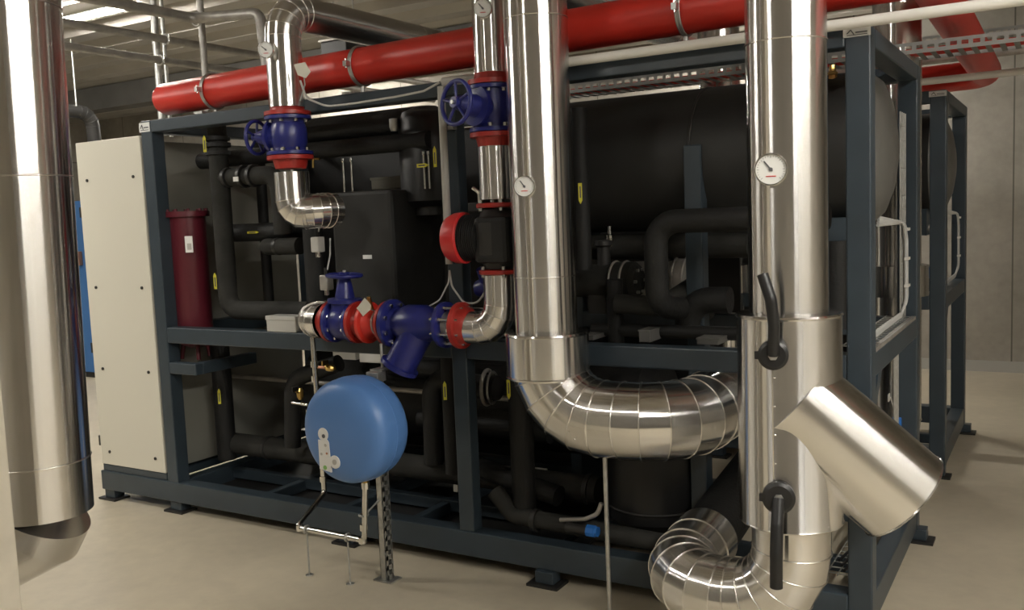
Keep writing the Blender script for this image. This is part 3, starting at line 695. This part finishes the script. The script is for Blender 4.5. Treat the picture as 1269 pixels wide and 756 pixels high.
dd = at(213, 380, .20); MB().rings([(0, .04), (.02, .055), (.62, .055), (.64, .045)], (dd.x, .20, at(213, 400, .20).z-.12), (0, 0, 1), 24).build('body', GREYPIPE, t)
for z in (.05, .55): MB().torus((dd.x, .20, at(213, 400, .20).z-.12+z), (0, 0, 1), .056, .006, 24).build('band', IRON, t)

# ------------------------------------------------------------------ black insulated pipes
def foam(label, path, r, fil=None, m=FOAM, rings=(), stick=(), name='insulated_pipe', group=None):
    P = [V(p) for p in path]; t = thing(name, label, 'pipe', P[0], group)
    MB().tube(P, r, fil=fil if fil is not None else r*1.6, seg=22, n=7).build('insulation', m, t)
    for (c, ax, R, mm) in rings: MB().rings([(-.012, R*.95), (-.010, R), (.010, R), (.012, R*.95)], c, ax, 24).build('joint_band', mm, t)
    for (c, u_) in stick: sticker(t, V(c), tocam(c), u_)
    return t
Y1 = .16
a0, a1 = at(266, 128, Y1), at(273, 384, Y1); a2 = at(380, 380, Y1)
foam('thick black insulated pipe dropping behind the top left beam and bending right', [(a0.x, Y1, 2.16), (a0.x, Y1, a1.z), (a2.x, Y1+.02, a1.z+.0)], .052, rings=[((a0.x, Y1, at(268, 172, Y1).z), (0, 0, 1), .068, FOAM), ((a0.x, Y1, at(268, 190, Y1).z), (0, 0, 1), .066, FOAM), ((a0.x, Y1, at(268, 180, Y1).z), (0, 0, 1), .07, FOAM)],
     stick=[((at(253, 178, .08).x, .082, at(253, 178, .08).z), (0, 0, 1)), ((at(266, 348, .1).x, Y1-.057, at(266, 348, .1).z), (0, 0, 1))], m=FOAMG)
b0 = at(270, 221, Y1); b1 = at(345, 219, Y1+.05)
foam('horizontal black insulated branch with a clamped coupling, left of the gate valve', [(b0.x, Y1, b0.z), (b1.x, Y1+.05, b0.z), (b1.x+.0, Y1+.06, at(345, 290, .22).z)], .048, m=FOAMG, rings=[((at(283, 221, Y1).x, Y1, b0.z), (1, 0, 0), .053, IRON), ((at(300, 221, Y1).x, Y1+.02, b0.z), (1, 0, 0), .062, IRON), ((at(310, 221, Y1).x, Y1+.03, b0.z), (1, 0, 0), .062, IRON)])
k = at(293, 222, Y1-.06); tag(MB().box((k.x-.018, Y1-.066, k.z-.012), (k.x+.018, Y1-.060, k.z+.012)).build('label_plate', PAPER), 'tiny white label on the clamped black branch coupling', 'label')
Yc = .30
c0 = at(284, 289, Yc); c1 = at(352, 289, Yc)
foam('black insulated pipe running right behind the thick left pipe with a yellow mark', [(c0.x, Yc, c0.z), (c1.x, Yc, c0.z), (c1.x, Yc+.25, c0.z-.02)], .050, stick=[((at(313, 289, Yc-.06).x, Yc-.056, c0.z), (1, 0, 0))])
c0 = at(322, 306, Yc-.08); c1 = at(372, 306, Yc-.08)
foam('short dusty black pipe entering the vertical pipe below the silver elbow', [(c0.x, Yc+.1, c0.z), (c0.x+.03, Yc-.08, c0.z), (c1.x, Yc-.08, c0.z)], .045, m=FOAMG, rings=[((at(345, 306, Yc-.08).x, Yc-.08, c0.z), (1, 0, 0), .047, IRON)])
d0 = at(377, 270, .16)
foam('vertical black insulated pipe beneath the left silver elbow', [(d0.x, .22, 1.62), (d0.x, .22, 1.07)], .055)
foam('vertical black strut pipe behind the left branch coupling', [(at(322, 200, .5).x, .5, 2.1), (at(322, 200, .5).x, .5, 1.07)], .03)
Ye = .42
foam('fat black pipe running below the top beam behind the left gate valve', [(at(385, 160, Ye).x, Ye, at(440, 158, Ye).z), (at(520, 160, Ye).x, Ye, at(440, 158, Ye).z)], .072)
foam('second fat black pipe directly under the upper one behind the gate valve', [(at(262, 182, Ye).x, Ye-.08, at(440, 184, Ye).z), (at(545, 186, Ye).x, Ye-.08, at(440, 184, Ye).z)], .045)
cp = thing('compressor', 'tall black compressor body behind the pale conduit at top centre', 'compressor', (1.9, .5, 1.5))
p0 = at(528, 160, .45)
MB().rings([(0, .10), (.03, .14), (.42, .14), (.47, .12), (.50, .06)], (p0.x, .45, 1.66), (0, 0, 1), 32).build('shell', BLACK, cp)
MB().cyl((p0.x, .45, 1.62), (p0.x, .45, 1.70), .08, seg=24).build('base', IRON, cp)
o = MB().rings([(0, .018), (.02, .024), (.06, .024)], (p0.x-.10, .32, 2.04), (0, 0, 1), 10).build('service_port', GALV, cp)
sticker(cp, at(539, 194, .28), (0, -1, 0), (0, 0, 1), .10, .018); sticker(cp, at(524, 205, .28), (0, -1, 0), (1, 0, 0), .07, .018)
tag(MB().tube([at(388, 208, .3), at(388, 197, .3), at(396, 197, .3)], .006, fil=.01, seg=8).build('copper_line', BRASS), 'small brass line beside the left gate valve flange', 'pipe')
# actuators between left elbow and valve line
for i, (u, v) in enumerate(((393, 305), (404, 352))):
    p = at(u, v, .02); t = thing('valve_actuator', ['small grey actuator hanging under the left silver elbow', 'small grey actuator standing over the left end of the valve line'][i], 'actuator', p, 'small grey actuators left of the black box')
    MB().box((p.x-.025, .0, p.z-.03), (p.x+.025, .05, p.z+.045)).build('housing', [DIRTY, GREYPIPE][i], t, bevel=.006)
    MB().cyl((p.x, .025, p.z-.055), (p.x, .025, p.z-.03), .014, seg=12).build('neck', CHROME, t); MB().cyl((p.x, .025, p.z+.045), (p.x, .025, p.z+.08), .010, seg=12).build('plug', BLACK, t)
    MB().tube([(p.x+.01, .025, p.z+.07), (p.x+.02, .04, p.z+.14), (p.x-.01, .08, p.z+.22)], .004, fil=.03, seg=6).build('lead', CABLE, t)
jb = thing('junction_box', 'pale grey junction box on the middle beam left of the valve line', 'box', (.95, .03, Mz))
p = at(347, 401, .03); MB().box((at(330, 400, .0).x, .0, Mz), (at(366, 400, .0).x, .085, Mz+.075)).build('body', DIRTY, jb, bevel=.004)
MB().box((at(330, 400, .0).x-.003, -.003, Mz+.06), (at(366, 400, .0).x+.003, .088, Mz+.082)).build('lid', DIRTY, jb, bevel=.003)
for i, (u0, u1, v) in enumerate(((412, 440, 436), (445, 480, 440))):
    p = at(u0, v, .5); p1 = at(u1, v, .5)
    t = thing('terminal_box', ['pale box just under the middle beam, left of the strut post top', 'pale box just under the middle beam, right of the strut post top'][i], 'box', p, 'pale boxes under the middle beam')
    MB().box((p.x, .5, p.z-.04), (p1.x, .58, p.z+.03)).build('body', WHITE, t, bevel=.004); MB().box((p.x, .497, p.z+.02), (p1.x, .5, p.z+.03)).build('lid_edge', DIRTY, t)

# loop pipe right of the middle pipe
Yf = .12
e0 = at(926, 273, Yf); e1 = at(812, 275, Yf)
foam('black insulated pipe bending down from under the vessel, right of the middle pipe', [(3.62, Yf, e1.z), (e1.x, Yf, e1.z), (e1.x, Yf, at(810, 380, Yf).z), (e1.x+.1, Yf+.3, at(810, 385, Yf).z-.03)], .048, fil=.09, m=FOAM)
foam('dusty black insulated pipe running behind the middle pipe under the vessel', [(2.0, .55, at(760, 306, .55).z), (3.2, .55, at(760, 306, .55).z)], .058, m=FOAMG)
foam('vertical black insulated pipe left of the arrow mark under the vessel', [(at(722, 200, .28).x, .26, 2.05), (at(722, 200, .28).x, .26, 1.35)], .035, stick=[((at(719, 240, .22).x, .221, at(719, 240, .22).z), (0, 0, -1))])
def compressor(label, u, v, Y, L, r, m, group):
    c = at(u, v, Y); t = thing('compressor', label, 'compressor', c, group)
    MB().rings([(0, r*.5), (.02, r*.8), (.04, r*.85), (L*.7, r*.9), (L*.72, r), (L*.95, r), (L, r*.8)], (c.x-L, Y, c.z), (1, 0, 0), 32).build('motor_housing', m, t)
    for q_ in (.74, .86): MB().torus((c.x-L+L*q_, Y, c.z), (1, 0, 0), r*1.01, .006, 32).build('flange_ring', GREYPIPE, t)
    MB().rings([(0, .03), (.1, .03), (.11, .04), (.13, .04)], (c.x-L*.4, Y, c.z+r*.6), (0, 0, 1), 16).build('discharge_port', IRON, t)
    MB().box((c.x-L*.55, Y-r*.5, c.z-r-.06), (c.x-L*.35, Y+r*.5, c.z-r*.6)).build('foot', IRON, t)
    for k in range(6):
        an = 2*pi*k/6; MB().rings([(0, .008), (.012, .008)], (c.x, Y+cos(an)*r*.65, c.z+sin(an)*r*.65), (1, 0, 0), 6).build('bolt', GALV, t)
    return t
compressor('black compressor with grey end ring, directly right of the middle pipe', 792, 348, .40, .42, .085, FOAMG, 'compressors on the middle deck')
compressor('grey compressor with ribbed end, left of the inner blue post', 868, 347, .55, .38, .10, GREYPIPE, 'compressors on the middle deck')
foam('black suction pipe arching down in front of the grey compressor', [(at(905, 378, .3).x, .3, at(905, 372, .3).z), (at(852, 372, .3).x, .3, at(852, 372, .3).z), (at(852, 372, .3).x, .3, 1.07)], .055, fil=.10)
foam('stubby black pipe under the black compressor', [(at(765, 385, .2).x, .2, 1.21), (at(820, 385, .2).x, .2, 1.20), (at(838, 370, .2).x, .42, 1.27)], .042, fil=.05, m=FOAMG)
foam('black pipe running low over the middle beam towards the right post', [(at(735, 408, .25).x, .25, at(800, 410, .25).z), (at(915, 410, .25).x, .25, at(800, 410, .25).z)], .028)
foam('vertical black pipe joining the black compressor to the beam', [(at(762, 365, .25).x, .25, 1.31), (at(762, 365, .25).x, .25, 1.0)], .035)
for i, (u, v) in enumerate(((770, 268), (756, 305), (745, 266))):
    p = at(u, v, .45); tag(MB().rings([(0, .012), (.03, .018), (.05, .018), (.055, .01), (.09, .008)], p, (0, 0, 1), 10).build('service_valve', CHROME), ['small bright service valve just left of the black bend, under the vessel', 'small bright service valve resting on the dusty pipe under the vessel', 'small bright service valve nearest the middle pipe, under the vessel'][i], 'valve', 'small service valves under the vessel')
# deck clutter: boxes along the middle beam
for i, (u, v, w_, h_, mm) in enumerate(((808, 424, .05, .045, IRONG), (885, 423, .09, .020, IRONG), (735, 425, .08, .015, IRONG))):
    p = at(u, v, .2); t = thing('terminal_box', ['small grey terminal box standing on the beam behind the compressor pipes', 'small cream terminal box on the beam near the inner blue post', 'low grey terminal box on the beam beside the middle pipe collar'][i], 'box', p, 'small terminal boxes along the beam')
    MB().box((p.x-w_/2, .12, Mz+.0), (p.x+w_/2, .26, Mz+h_)).build('body', mm, t, bevel=.003); MB().box((p.x-w_/2-.002, .118, Mz+h_), (p.x+w_/2+.002, .262, Mz+h_+.006)).build('lid', mm, t)

# lower level
Yg = .34
foam('long black insulated pipe along the floor level of the near chiller', [(at(290, 566, Yg).x, Yg, .335), (2.55, Yg, .335)], .062, m=FOAMG, rings=[((at(335, 566, Yg).x, Yg, .335), (1, 0, 0), .068, IRON), ((2.5, Yg, .335), (1, 0, 0), .070, IRON)])
foam('black insulated pipe arching down behind the blue tank on its left', [(at(420, 448, .25).x, .25, at(420, 450, .25).z), (at(368, 470, .25).x, .22, at(368, 475, .25).z+.03), (at(362, 500, .22).x, .22, at(362, 505, .22).z), (at(362, 540, .22).x, .22, .40)], .045, fil=.14)
foam('vertical black insulated pipe behind the pipe arch at lower left', [(at(275, 470, .3).x, .3, .97), (at(275, 470, .3).x, .3, .25)], .055, stick=[((at(272, 491, .24).x, .238, at(272, 491, .24).z), (0, 0, 1))])
foam('thick black pipe bending down right of the blue tank', [(at(580, 470, .3).x, .3, at(550, 468, .3).z), (at(535, 470, .3).x, .3, at(550, 470, .3).z), (at(535, 500, .3).x, .3, .38)], .052, fil=.10, m=FOAM)
foam('vertical black pipe with a yellow arrow right of the blue tank', [(at(553, 450, .10).x, .13, .96), (at(553, 450, .10).x, .13, .40)], .045, stick=[((at(551, 484, .08).x, .082, at(551, 484, .08).z), (0, 0, 1))])
foam('vertical black pipe with a yellow arrow just left of the middle pipe bend', [(at(640, 450, .12).x, .14, .96), (at(640, 450, .12).x, .14, .25)], .055, stick=[((at(630, 483, .08).x, .082, at(630, 483, .08).z), (0, 0, -1))])
t = thing('hose_ring', 'pale grey flanged ring on a dark pipe left of the middle pipe bend', 'flange', at(604, 478, .3))
c = at(604, 480, .3); MB().rings([(-.10, .06), (.06, .06)], c, (1, 0, 0), 24).build('sleeve', IRON, t); MB().torus(c, (1, .2, 0), .082, .010, 32).build('ring', GREYPIPE, t); MB().torus(c+V((.03, 0, 0)), (1, .2, 0), .075, .006, 32).build('ring', GALV, t)
foam('middle-height rail pipe behind the blue tank', [(at(290, 490, .5).x, .5, .70), (at(650, 510, .5).x, .5, .69)], .014, m=GREYPIPE, name='steel_pipe')
foam('black pipe entering the long floor pipe near the blue cap', [(at(615, 640, .12).x, .12, .34), (at(640, 655, .12).x, .10, .25), (2.95, .10, .225)], .040, fil=.08, m=FOAMG, rings=[((at(665, 658, .1).x, .10, .240), (1, 0, 0), .052, IRON)])
foam('black insulated pipe leading off the blue capped fitting', [(at(596, 618, .25).x, .25, .40), (at(700, 640, .25).x, .2, .33)], .048, m=FOAM)
cpx_ = at(732, 659, .02); t = thing('capped_fitting', 'bright blue plastic cap on the end of a dark pipe at floor level', 'cap', cpx_)
MB().rings([(0, .026), (.035, .026), (.037, .022), (.05, .022)], (cpx_.x-.02, .03, cpx_.z), (1, 0, 0), 8, smooth=False).build('cap', BLUEM, t); MB().cyl((cpx_.x-.12, .03, cpx_.z), (cpx_.x-.02, .03, cpx_.z), .02, seg=12).build('stub', IRON, t)
tag(MB().tube([(cpx_.x-.16, .05, cpx_.z+.02), (cpx_.x-.04, .05, cpx_.z+.04), (cpx_.x+.02, .05, cpx_.z+.07), (cpx_.x+.04, .05, cpx_.z+.12)], .010, fil=.05, seg=10).build('hose', GREYPIPE), 'grey hose end curling up above the blue cap', 'hose')
dv = thing('drum_vessel', 'large black drum under the middle pipe bend', 'vessel', (2.95, .45, .2))
MB().rings([(0, .12), (.02, .19), (.05, .215), (.38, .215), (.41, .20), (.44, .12)], (2.80, .40, .20), (0, 0, 1), 48).build('shell', BLACK, dv)
MB().torus((2.80, .40, .3), (0, 0, 1), .216, .006, 40).build('band', IRON, dv)
cd_ = thing('condenser_vessel', 'black horizontal vessel in the lower left rear of the near chiller', 'vessel', (1.4, .85, .4))
MB().rings([(0, .05), (.03, .22), (.08, .27), (2.2, .27), (2.25, .22), (2.28, .05)], (.42, .86, .62), (1, 0, 0), 40).build('shell', FOAM, cd_)
for x in (.9, 2.2): MB().box((x, .74, .16), (x+.06, .98, .42)).build('saddle', FRAME, cd_)
foam('thick black insulated pipe from the lower right silver bend into the machine', [(3.165, .025, lz+.03), (3.16, 1.15, .46)], .112, m=FOAM)
foam('thick black insulated pipe from the middle silver bend into the machine', [(3.16, .625, ez), (3.16, 1.14, ez)], .12, m=FOAM)
for i, (u, v) in enumerate(((655, 510), (560, 455), (600, 520))):
    p = at(u, v, .7); foam(['dark pipe crossing behind the middle pipe bend', 'dark pipe high behind the lower right of the strainer', 'dark pipe crossing low behind the mid post'][i], [(p.x-.35, .62, p.z), (p.x+.45, .62, p.z-.01)], .045+.008*i, m=[FOAMG, FOAM, FOAM][i], group='dark cross pipes')
for i, (u, v) in enumerate(((590, 572), (668, 583))):  # added plates stand in for bright floor seen through gaps
    p = at(u, v, .6); t = thing('sight_label', ['pale plate low inside the frame right of the mid post', 'pale plate low inside the frame under the middle pipe bend'][i], 'plate', p, 'pale plates low inside the frame')
    MB().box((p.x-.045, .60, p.z-.012), (p.x+.045, .61, p.z+.012)).build('plate', WHITE, t, bevel=.002)
p = at(563, 606, .06); tag(MB().box((p.x-.012, .07, p.z-.017), (p.x+.012, .075, p.z+.017)).build('label_plate', DIRTY), 'tiny pale label beside the mid post above the base beam', 'label')
# brass cocks
for i, (u, v) in enumerate(((372, 488), (409, 456))):
    p = at(u, v, .06); t = thing('drain_cock', ['brass drain cock on a bright stub left of the blue tank', 'brass cock above the top left of the blue tank'][i], 'valve', p, 'brass cocks near the blue tank')
    MB().rings([(-.03, .010), (-.015, .018), (.015, .018), (.03, .010)], p, (1, 0, 0) if i else (0, 0, 1), 8, smooth=False).build('body', BRASS, t)
    MB().cyl(p, p+V((0, -.03, .02)), .007, seg=8).build('spindle', BRASS, t); MB().box((-.004, -.02, -.012), (.004, .02, .012), None, p+V((.0, -.035, .03))).build('lever', BLACK if i == 0 else BRASS, t)
    MB().cyl(p+V((-.06, .0, -.05)) if i == 0 else p+V((-.10, 0, .0)), p+V((.05, 0, -.055)) if i == 0 else p, .008, seg=10).build('stub', CHROME if i == 0 else COPPER, t)

# ------------------------------------------------------------------ right end of the near chiller: cables, mesh trays
def mesh_tray(label, x, y0, z0, z1, w_, group=None, horizontal=False):
    t = thing('wire_tray', label, 'cable tray', (x, y0, z0), group); m_ = MB()
    if not horizontal:
        for k in range(4): m_.cyl((x, y0+w_*k/3, z0), (x, y0+w_*k/3, z1), .0045, seg=6)
        z = z0+.02
        while z < z1: m_.cyl((x, y0, z), (x, y0+w_, z), .0025, seg=6); z += .06
    m_.build('mesh', GALV, t); return t
mesh_tray('vertical wire mesh cable tray at the rear right end of the near chiller', 3.74, .97, 1.06, 1.98, .14)
mesh_tray('vertical wire mesh tray below the middle beam at the near chiller end', 3.74, .80, .2, .96, .10)
def cable_bunch(parent_label, dy, grp):
    t = thing('cable_bundle', parent_label, 'cable', (3.75, 1.0+dy, 1.1), grp)
    for k in range(4):
        o_ = k*.011
        MB().tube([(3.68, .80-o_+dy, 1.53-o_), (3.755, .97+o_+dy, 1.50), (3.757, 1.01+o_+dy, 1.42), (3.757, 1.02+o_+dy, 1.15), (3.745, .93+dy+o_, 1.09+o_*.4), (3.73, .35+dy, 1.075+o_*.4)], .0065, fil=.05, seg=8).build('cable', CABLE, t)
    for z in (1.47, 1.34, 1.22): MB().box((3.750, 1.005+dy, z-.006), (3.768, 1.07+dy, z+.006)).build('cable_tie', WHITE, t)
    return t
cable_bunch('bundle of pale cables dropping at the right end of the near chiller', 0, 'pale cable bundles at the chiller ends'); cable_bunch('bundle of pale cables dropping at the right end of the far chiller', DY, 'pale cable bundles at the chiller ends')
hr = thing('cable_ladder', 'low wire tray lying on the right middle beam of the near chiller', 'cable tray', (3.72, .6, Mz)); m_ = MB()
for x in (3.66, 3.70, 3.74, 3.78): m_.cyl((x, .12, Mz+.012), (x, 1.12, Mz+.012), .003, seg=6)
for k in range(17): m_.cyl((3.66, .14+k*.06, Mz+.012), (3.78, .14+k*.06, Mz+.012), .0025, seg=6)
m_.build('mesh', GALV, hr); MB().box((3.765, .10, Mz), (3.785, 1.12, Mz+.014)).build('side_rail', GREYPIPE, hr)
hr2 = thing('cable_ladder', 'low wire tray lying along the right base beam of the near chiller', 'cable tray', (3.6, .6, Bz)); m_ = MB()
for x in (3.60, 3.64, 3.68): m_.cyl((x, .12, Bz+.02), (x, 1.10, Bz+.02), .003, seg=6)
for k in range(17): m_.cyl((3.60, .14+k*.06, Bz+.02), (3.69, .14+k*.06, Bz+.02), .0025, seg=6)
m_.build('mesh', GALV, hr2)
for k in range(3): tag(MB().tube([(3.66-.02*k, .15+.05*k, Bz+.03), (3.70-.02*k, .5, Bz+.035), (3.66, .85, Bz+.03+.01*k), (3.69, 1.1, Bz+.05)], .006, fil=.1, seg=8).build('cable', BLACK), ['outermost black cable in the low wire tray at the near chiller end', 'middle black cable in the low wire tray at the near chiller end', 'innermost black cable in the low wire tray at the near chiller end'][k], 'cable', 'black cables in the low tray')
p = atx(1112, 523, 3.70); q = thing('plug_coupler', 'small blue connector with a white tag behind the right post of the near chiller', 'connector', p)
MB().box((p.x-.02, p.y-.035, p.z-.025), (p.x+.02, p.y+.035, p.z+.025)).build('body', BLUEM, q, bevel=.004)
p2_ = atx(1101, 493, 3.70); MB().box((p2_.x, p2_.y-.02, p2_.z-.015), (p2_.x+.004, p2_.y+.02, p2_.z+.018)).build('tag', WHITE, q); MB().tube([p2_, p2_+V((0, .06, -.01)), p], .003, fil=.03, seg=6).build('lead', WHITE, q)
foam('copper stub pipe beside the right post of the near chiller', [(3.52, .5, 1.30), (3.64, .5, 1.30), (3.64, .5, 1.15)], .022, m=GREYPIPE, name='steel_pipe')
foam('black pipe below the vessel near the right post', [(3.58, .42, 1.45), (3.58, .42, 1.10)], .05)
p = atx(1042, 290, 3.55); tag(MB().tube([p+V((0, 0, .12)), p+V((0, .01, 0)), p+V((0, .0, -.16))], .006, seg=8).build('copper_line', BRASS), 'thin brass line right of the right jacketed pipe', 'pipe')
p = atx(1035, 285, 3.52); tag(MB().tube([p+V((0, 0, .08)), p+V((.01, .01, -.02)), p+V((.0, .0, -.08))], .006, seg=8).build('wire', GREENP), 'short green wire right of the right jacketed pipe', 'wire')
for (x, w_) in ((3.40, .06), (3.25, .05)):
    pass
# blue valve & box of far unit seen through
p = at(1157, 338, 2.6); q = thing('balancing_valve', 'small blue valve in front of the far chiller, right end', 'valve', p)
MB().cyl(p-V((.03, 0, 0)), p+V((.03, 0, 0)), .035, seg=16).build('body', BLUEM, q); MB().cyl(p, p+V((0, 0, .07)), .02, seg=12).build('cap', BLACK, q)
foam('brown bent pipe seen between the near and far frames', [(at(1138, 282, 2.8).x, 2.8, at(1138, 282, 2.8).z), (at(1157, 283, 2.8).x, 2.8, at(1138, 282, 2.8).z), (at(1157, 283, 2.8).x, 2.8, 1.2)], .022, fil=.05, m=GREYPIPE, name='steel_pipe')
foam('thick black pipe low in front of the far chiller', [(3.6, 2.6, .8), (2.2, 2.6, .8)], .10)
foam('black pipe along the top of the far chiller interior', [(3.4, 2.9, 1.25), (1.0, 2.9, 1.25)], .08)
# far chiller deep bodies
t = thing('condenser_vessel', 'black horizontal vessel in the lower part of the far chiller', 'vessel', (2, 3.1, .3))
MB().rings([(0, .05), (.03, .2), (.08, .25), (2.9, .25), (2.95, .2), (2.98, .05)], (.5, 3.05, .55), (1, 0, 0), 40).build('shell', BLACK, t); MB().box((1.0, 2.9, .16), (1.1, 3.2, .4)).build('saddle', FRAME, t); MB().box((3.0, 2.9, .16), (3.1, 3.2, .4)).build('saddle', FRAME, t)

# ------------------------------------------------------------------ services under the ceiling
# grey pipes running away from camera at top left
xs = []
P3 = [((85, 12), (250, 22)), ((85, 26), (345, 72)), ((85, 57), (330, 90))]
e0 = atz(240, 23, 2.98)
for i, (z, x, ye, lab) in enumerate(((2.98, e0.x, e0.y+.3, 'highest of three grey pipes running away under the deck, bending at its far end'), (2.89, -.93, 4.2, 'middle one of three grey pipes running away under the deck'), (2.76, -1.0, 4.2, 'lowest of three grey pipes running away under the deck'))):
    t = thing('steel_pipe', lab, 'pipe', (x, 0, z), 'grey pipes under the deck at left')
    if i == 0: MB().tube([(x, -3.5, z), (x, ye-.3, z), (at(322, 14, ye-.3).x, ye-.3, at(322, 16, ye-.3).z), (at(331, 85, ye-.3).x, ye-.3, at(331, 85, ye-.3).z)], .034, fil=.07, seg=16).build('pipe', GREYPIPE, t)
    else: MB().tube([(x, -3.5, z), (x, ye, z)], .026, seg=16).build('pipe', GREYPIPE, t)
    c = V((x, .98, z))
    k = thing('pipe_clip', 'small galvanised clip on the %s grey pipe at upper left' % ['highest', 'middle', 'lowest'][i], 'clip', c, 'clips on the grey pipes at left')
    MB().torus(c, (0, 1, 0), [.042, .033, .033][i], .008, 24).build('ring', GALV, k); MB().cyl(c+V((.04, 0, -.02)), c+V((.04, 0, .03)), .006, seg=8).build('bolt', CHROME, k)
for i, (u, r) in enumerate(((194, .025), (252, .023), (204, .014))):
    p = at(u, 60, 1.05+.05*i); tag(MB().cyl((p.x, 1.05+.05*i, 2.26 if i != 1 else 2.3), (p.x, 1.05+.05*i, ZC-.04), r, seg=14).build('drop_pipe', GALV if i != 1 else GREYPIPE), ['pale vertical pipe crossing the grey pipes at top left', 'grey vertical pipe just right of the pale one at top left', 'thin dark vertical pipe touching the pale one at top left'][i], 'pipe')
# second horizontal jacketed run at ceiling
t = thing('jacketed_pipe', 'horizontal jacketed pipe under the deck, right of the middle pipe', 'pipe', (2.4, 2, 2.75)); xq = atz(790, 22, 2.72).x; MB().tube([(xq, .42, 2.72), (xq+.02, 4.4, 2.72)], .11, seg=32, seam=.9, gore=True, bead=.002, bmi=1).build('jacket', SM, t)
def tray(label, y, z, x0, x1, w_=.2, h_=.05, fill=None):
    t = thing('cable_tray', label, 'cable tray', ((x0+x1)/2, y, z))
    for s_ in (0, 1):
        yy = y+s_*w_; m_ = MB(); m_.box((x0, yy-.001, z), (x1, yy+.001, z+h_*.35)); m_.box((x0, yy-.001, z+h_*.7), (x1, yy+.001, z+h_)); x = x0
        while x < x1-.05: m_.box((x, yy-.001, z+h_*.35), (x+.02, yy+.001, z+h_*.7)); x += .05
        m_.build('side_rail', TRAYM, t)
    m_ = MB(); x = x0
    while x < x1-.05: m_.box((x, y, z), (x+.025, y+w_, z+.002)); x += .06
    m_.build('slotted_base', TRAYM, t)
    if fill is not None:
        for k in range(4): MB().cyl((x0, y+.03+k*.04, z+.016), (x1, y+.03+k*.04, z+.016), .012, seg=8).build('tray_cable', fill, t)
    return t
tray('perforated zinc cable tray above the near vessel with red cables', 1.62, 2.31, 1.5, 4.6, .25, .055, RED)
tray('higher perforated zinc cable tray crossing behind the red pipe', 1.75, 2.66, .6, 3.4, .22, .055)
tray('perforated zinc cable tray near the back wall at the top right', 4.9, 2.83, 2.4, 6.2, .28, .07, CABLE)
tag(MB().tube([(2.4, 4.6, 2.66), (6.2, 4.6, 2.68)], .03, seg=14).build('conduit', GREYPIPE), 'dark conduit below the far cable tray at the top right', 'conduit')
# background left
t = thing('ventilation_duct', 'dull silver bent duct behind the top of the cream cabinet', 'duct', atd(115, 145, 8.5))
MB().tube([atd(80, 136, 8.3), atd(113, 140, 8.5), atd(119, 190, 8.6)], .06, fil=.14, seg=20, n=4, gore=True, bead=.004).build('duct', IRON, t)
for q in (8.3,): MB().cyl(atd(95, 136, 8.35), V((atd(95, 136, 8.35).x, atd(95, 136, 8.35).y, ZC-.04)), .008, seg=6).build('hanger', GALV, t)
bb = atz(112, 468, .0)
t = thing('storage_cabinet', 'blue cabinet far back, seen between the left pipe and the cream cabinet', 'cabinet', (bb.x, bb.y, 0))
MB().box((bb.x-1.2, bb.y, .06), (bb.x+.10, bb.y+.5, 1.95)).build('body', TANKG, t, bevel=.01); MB().box((bb.x-1.18, bb.y+.02, 0), (bb.x+.08, bb.y+.48, .06)).build('plinth', IRON, t); MB().box((bb.x-.02, bb.y-.05, 1.25), (bb.x+.04, bb.y, 1.40)).build('handle', COPPER, t)
p = at(390, 60, 1.2); t = thing('ventilation_duct', 'grey box duct hanging behind the red pipe at upper left', 'duct', (p.x, 2.4, 2.5))
q_ = at(412, 60, 2.2); MB().box((q_.x-.12, 2.2, q_.z-.08), (q_.x+.14, 2.5, q_.z+.06)).build('body', IRON, t, bevel=.01); MB().box((q_.x-.13, 2.19, q_.z+.06), (q_.x+.15, 2.51, q_.z+.075)).build('flange', GREYPIPE, t)
for q1 in (-.1, .1): MB().cyl((q_.x+q1, 2.35, q_.z+.07), (q_.x+q1, 2.35, ZC-.02), .006, seg=8).build('hanger', GALV, t)
# conduit behind
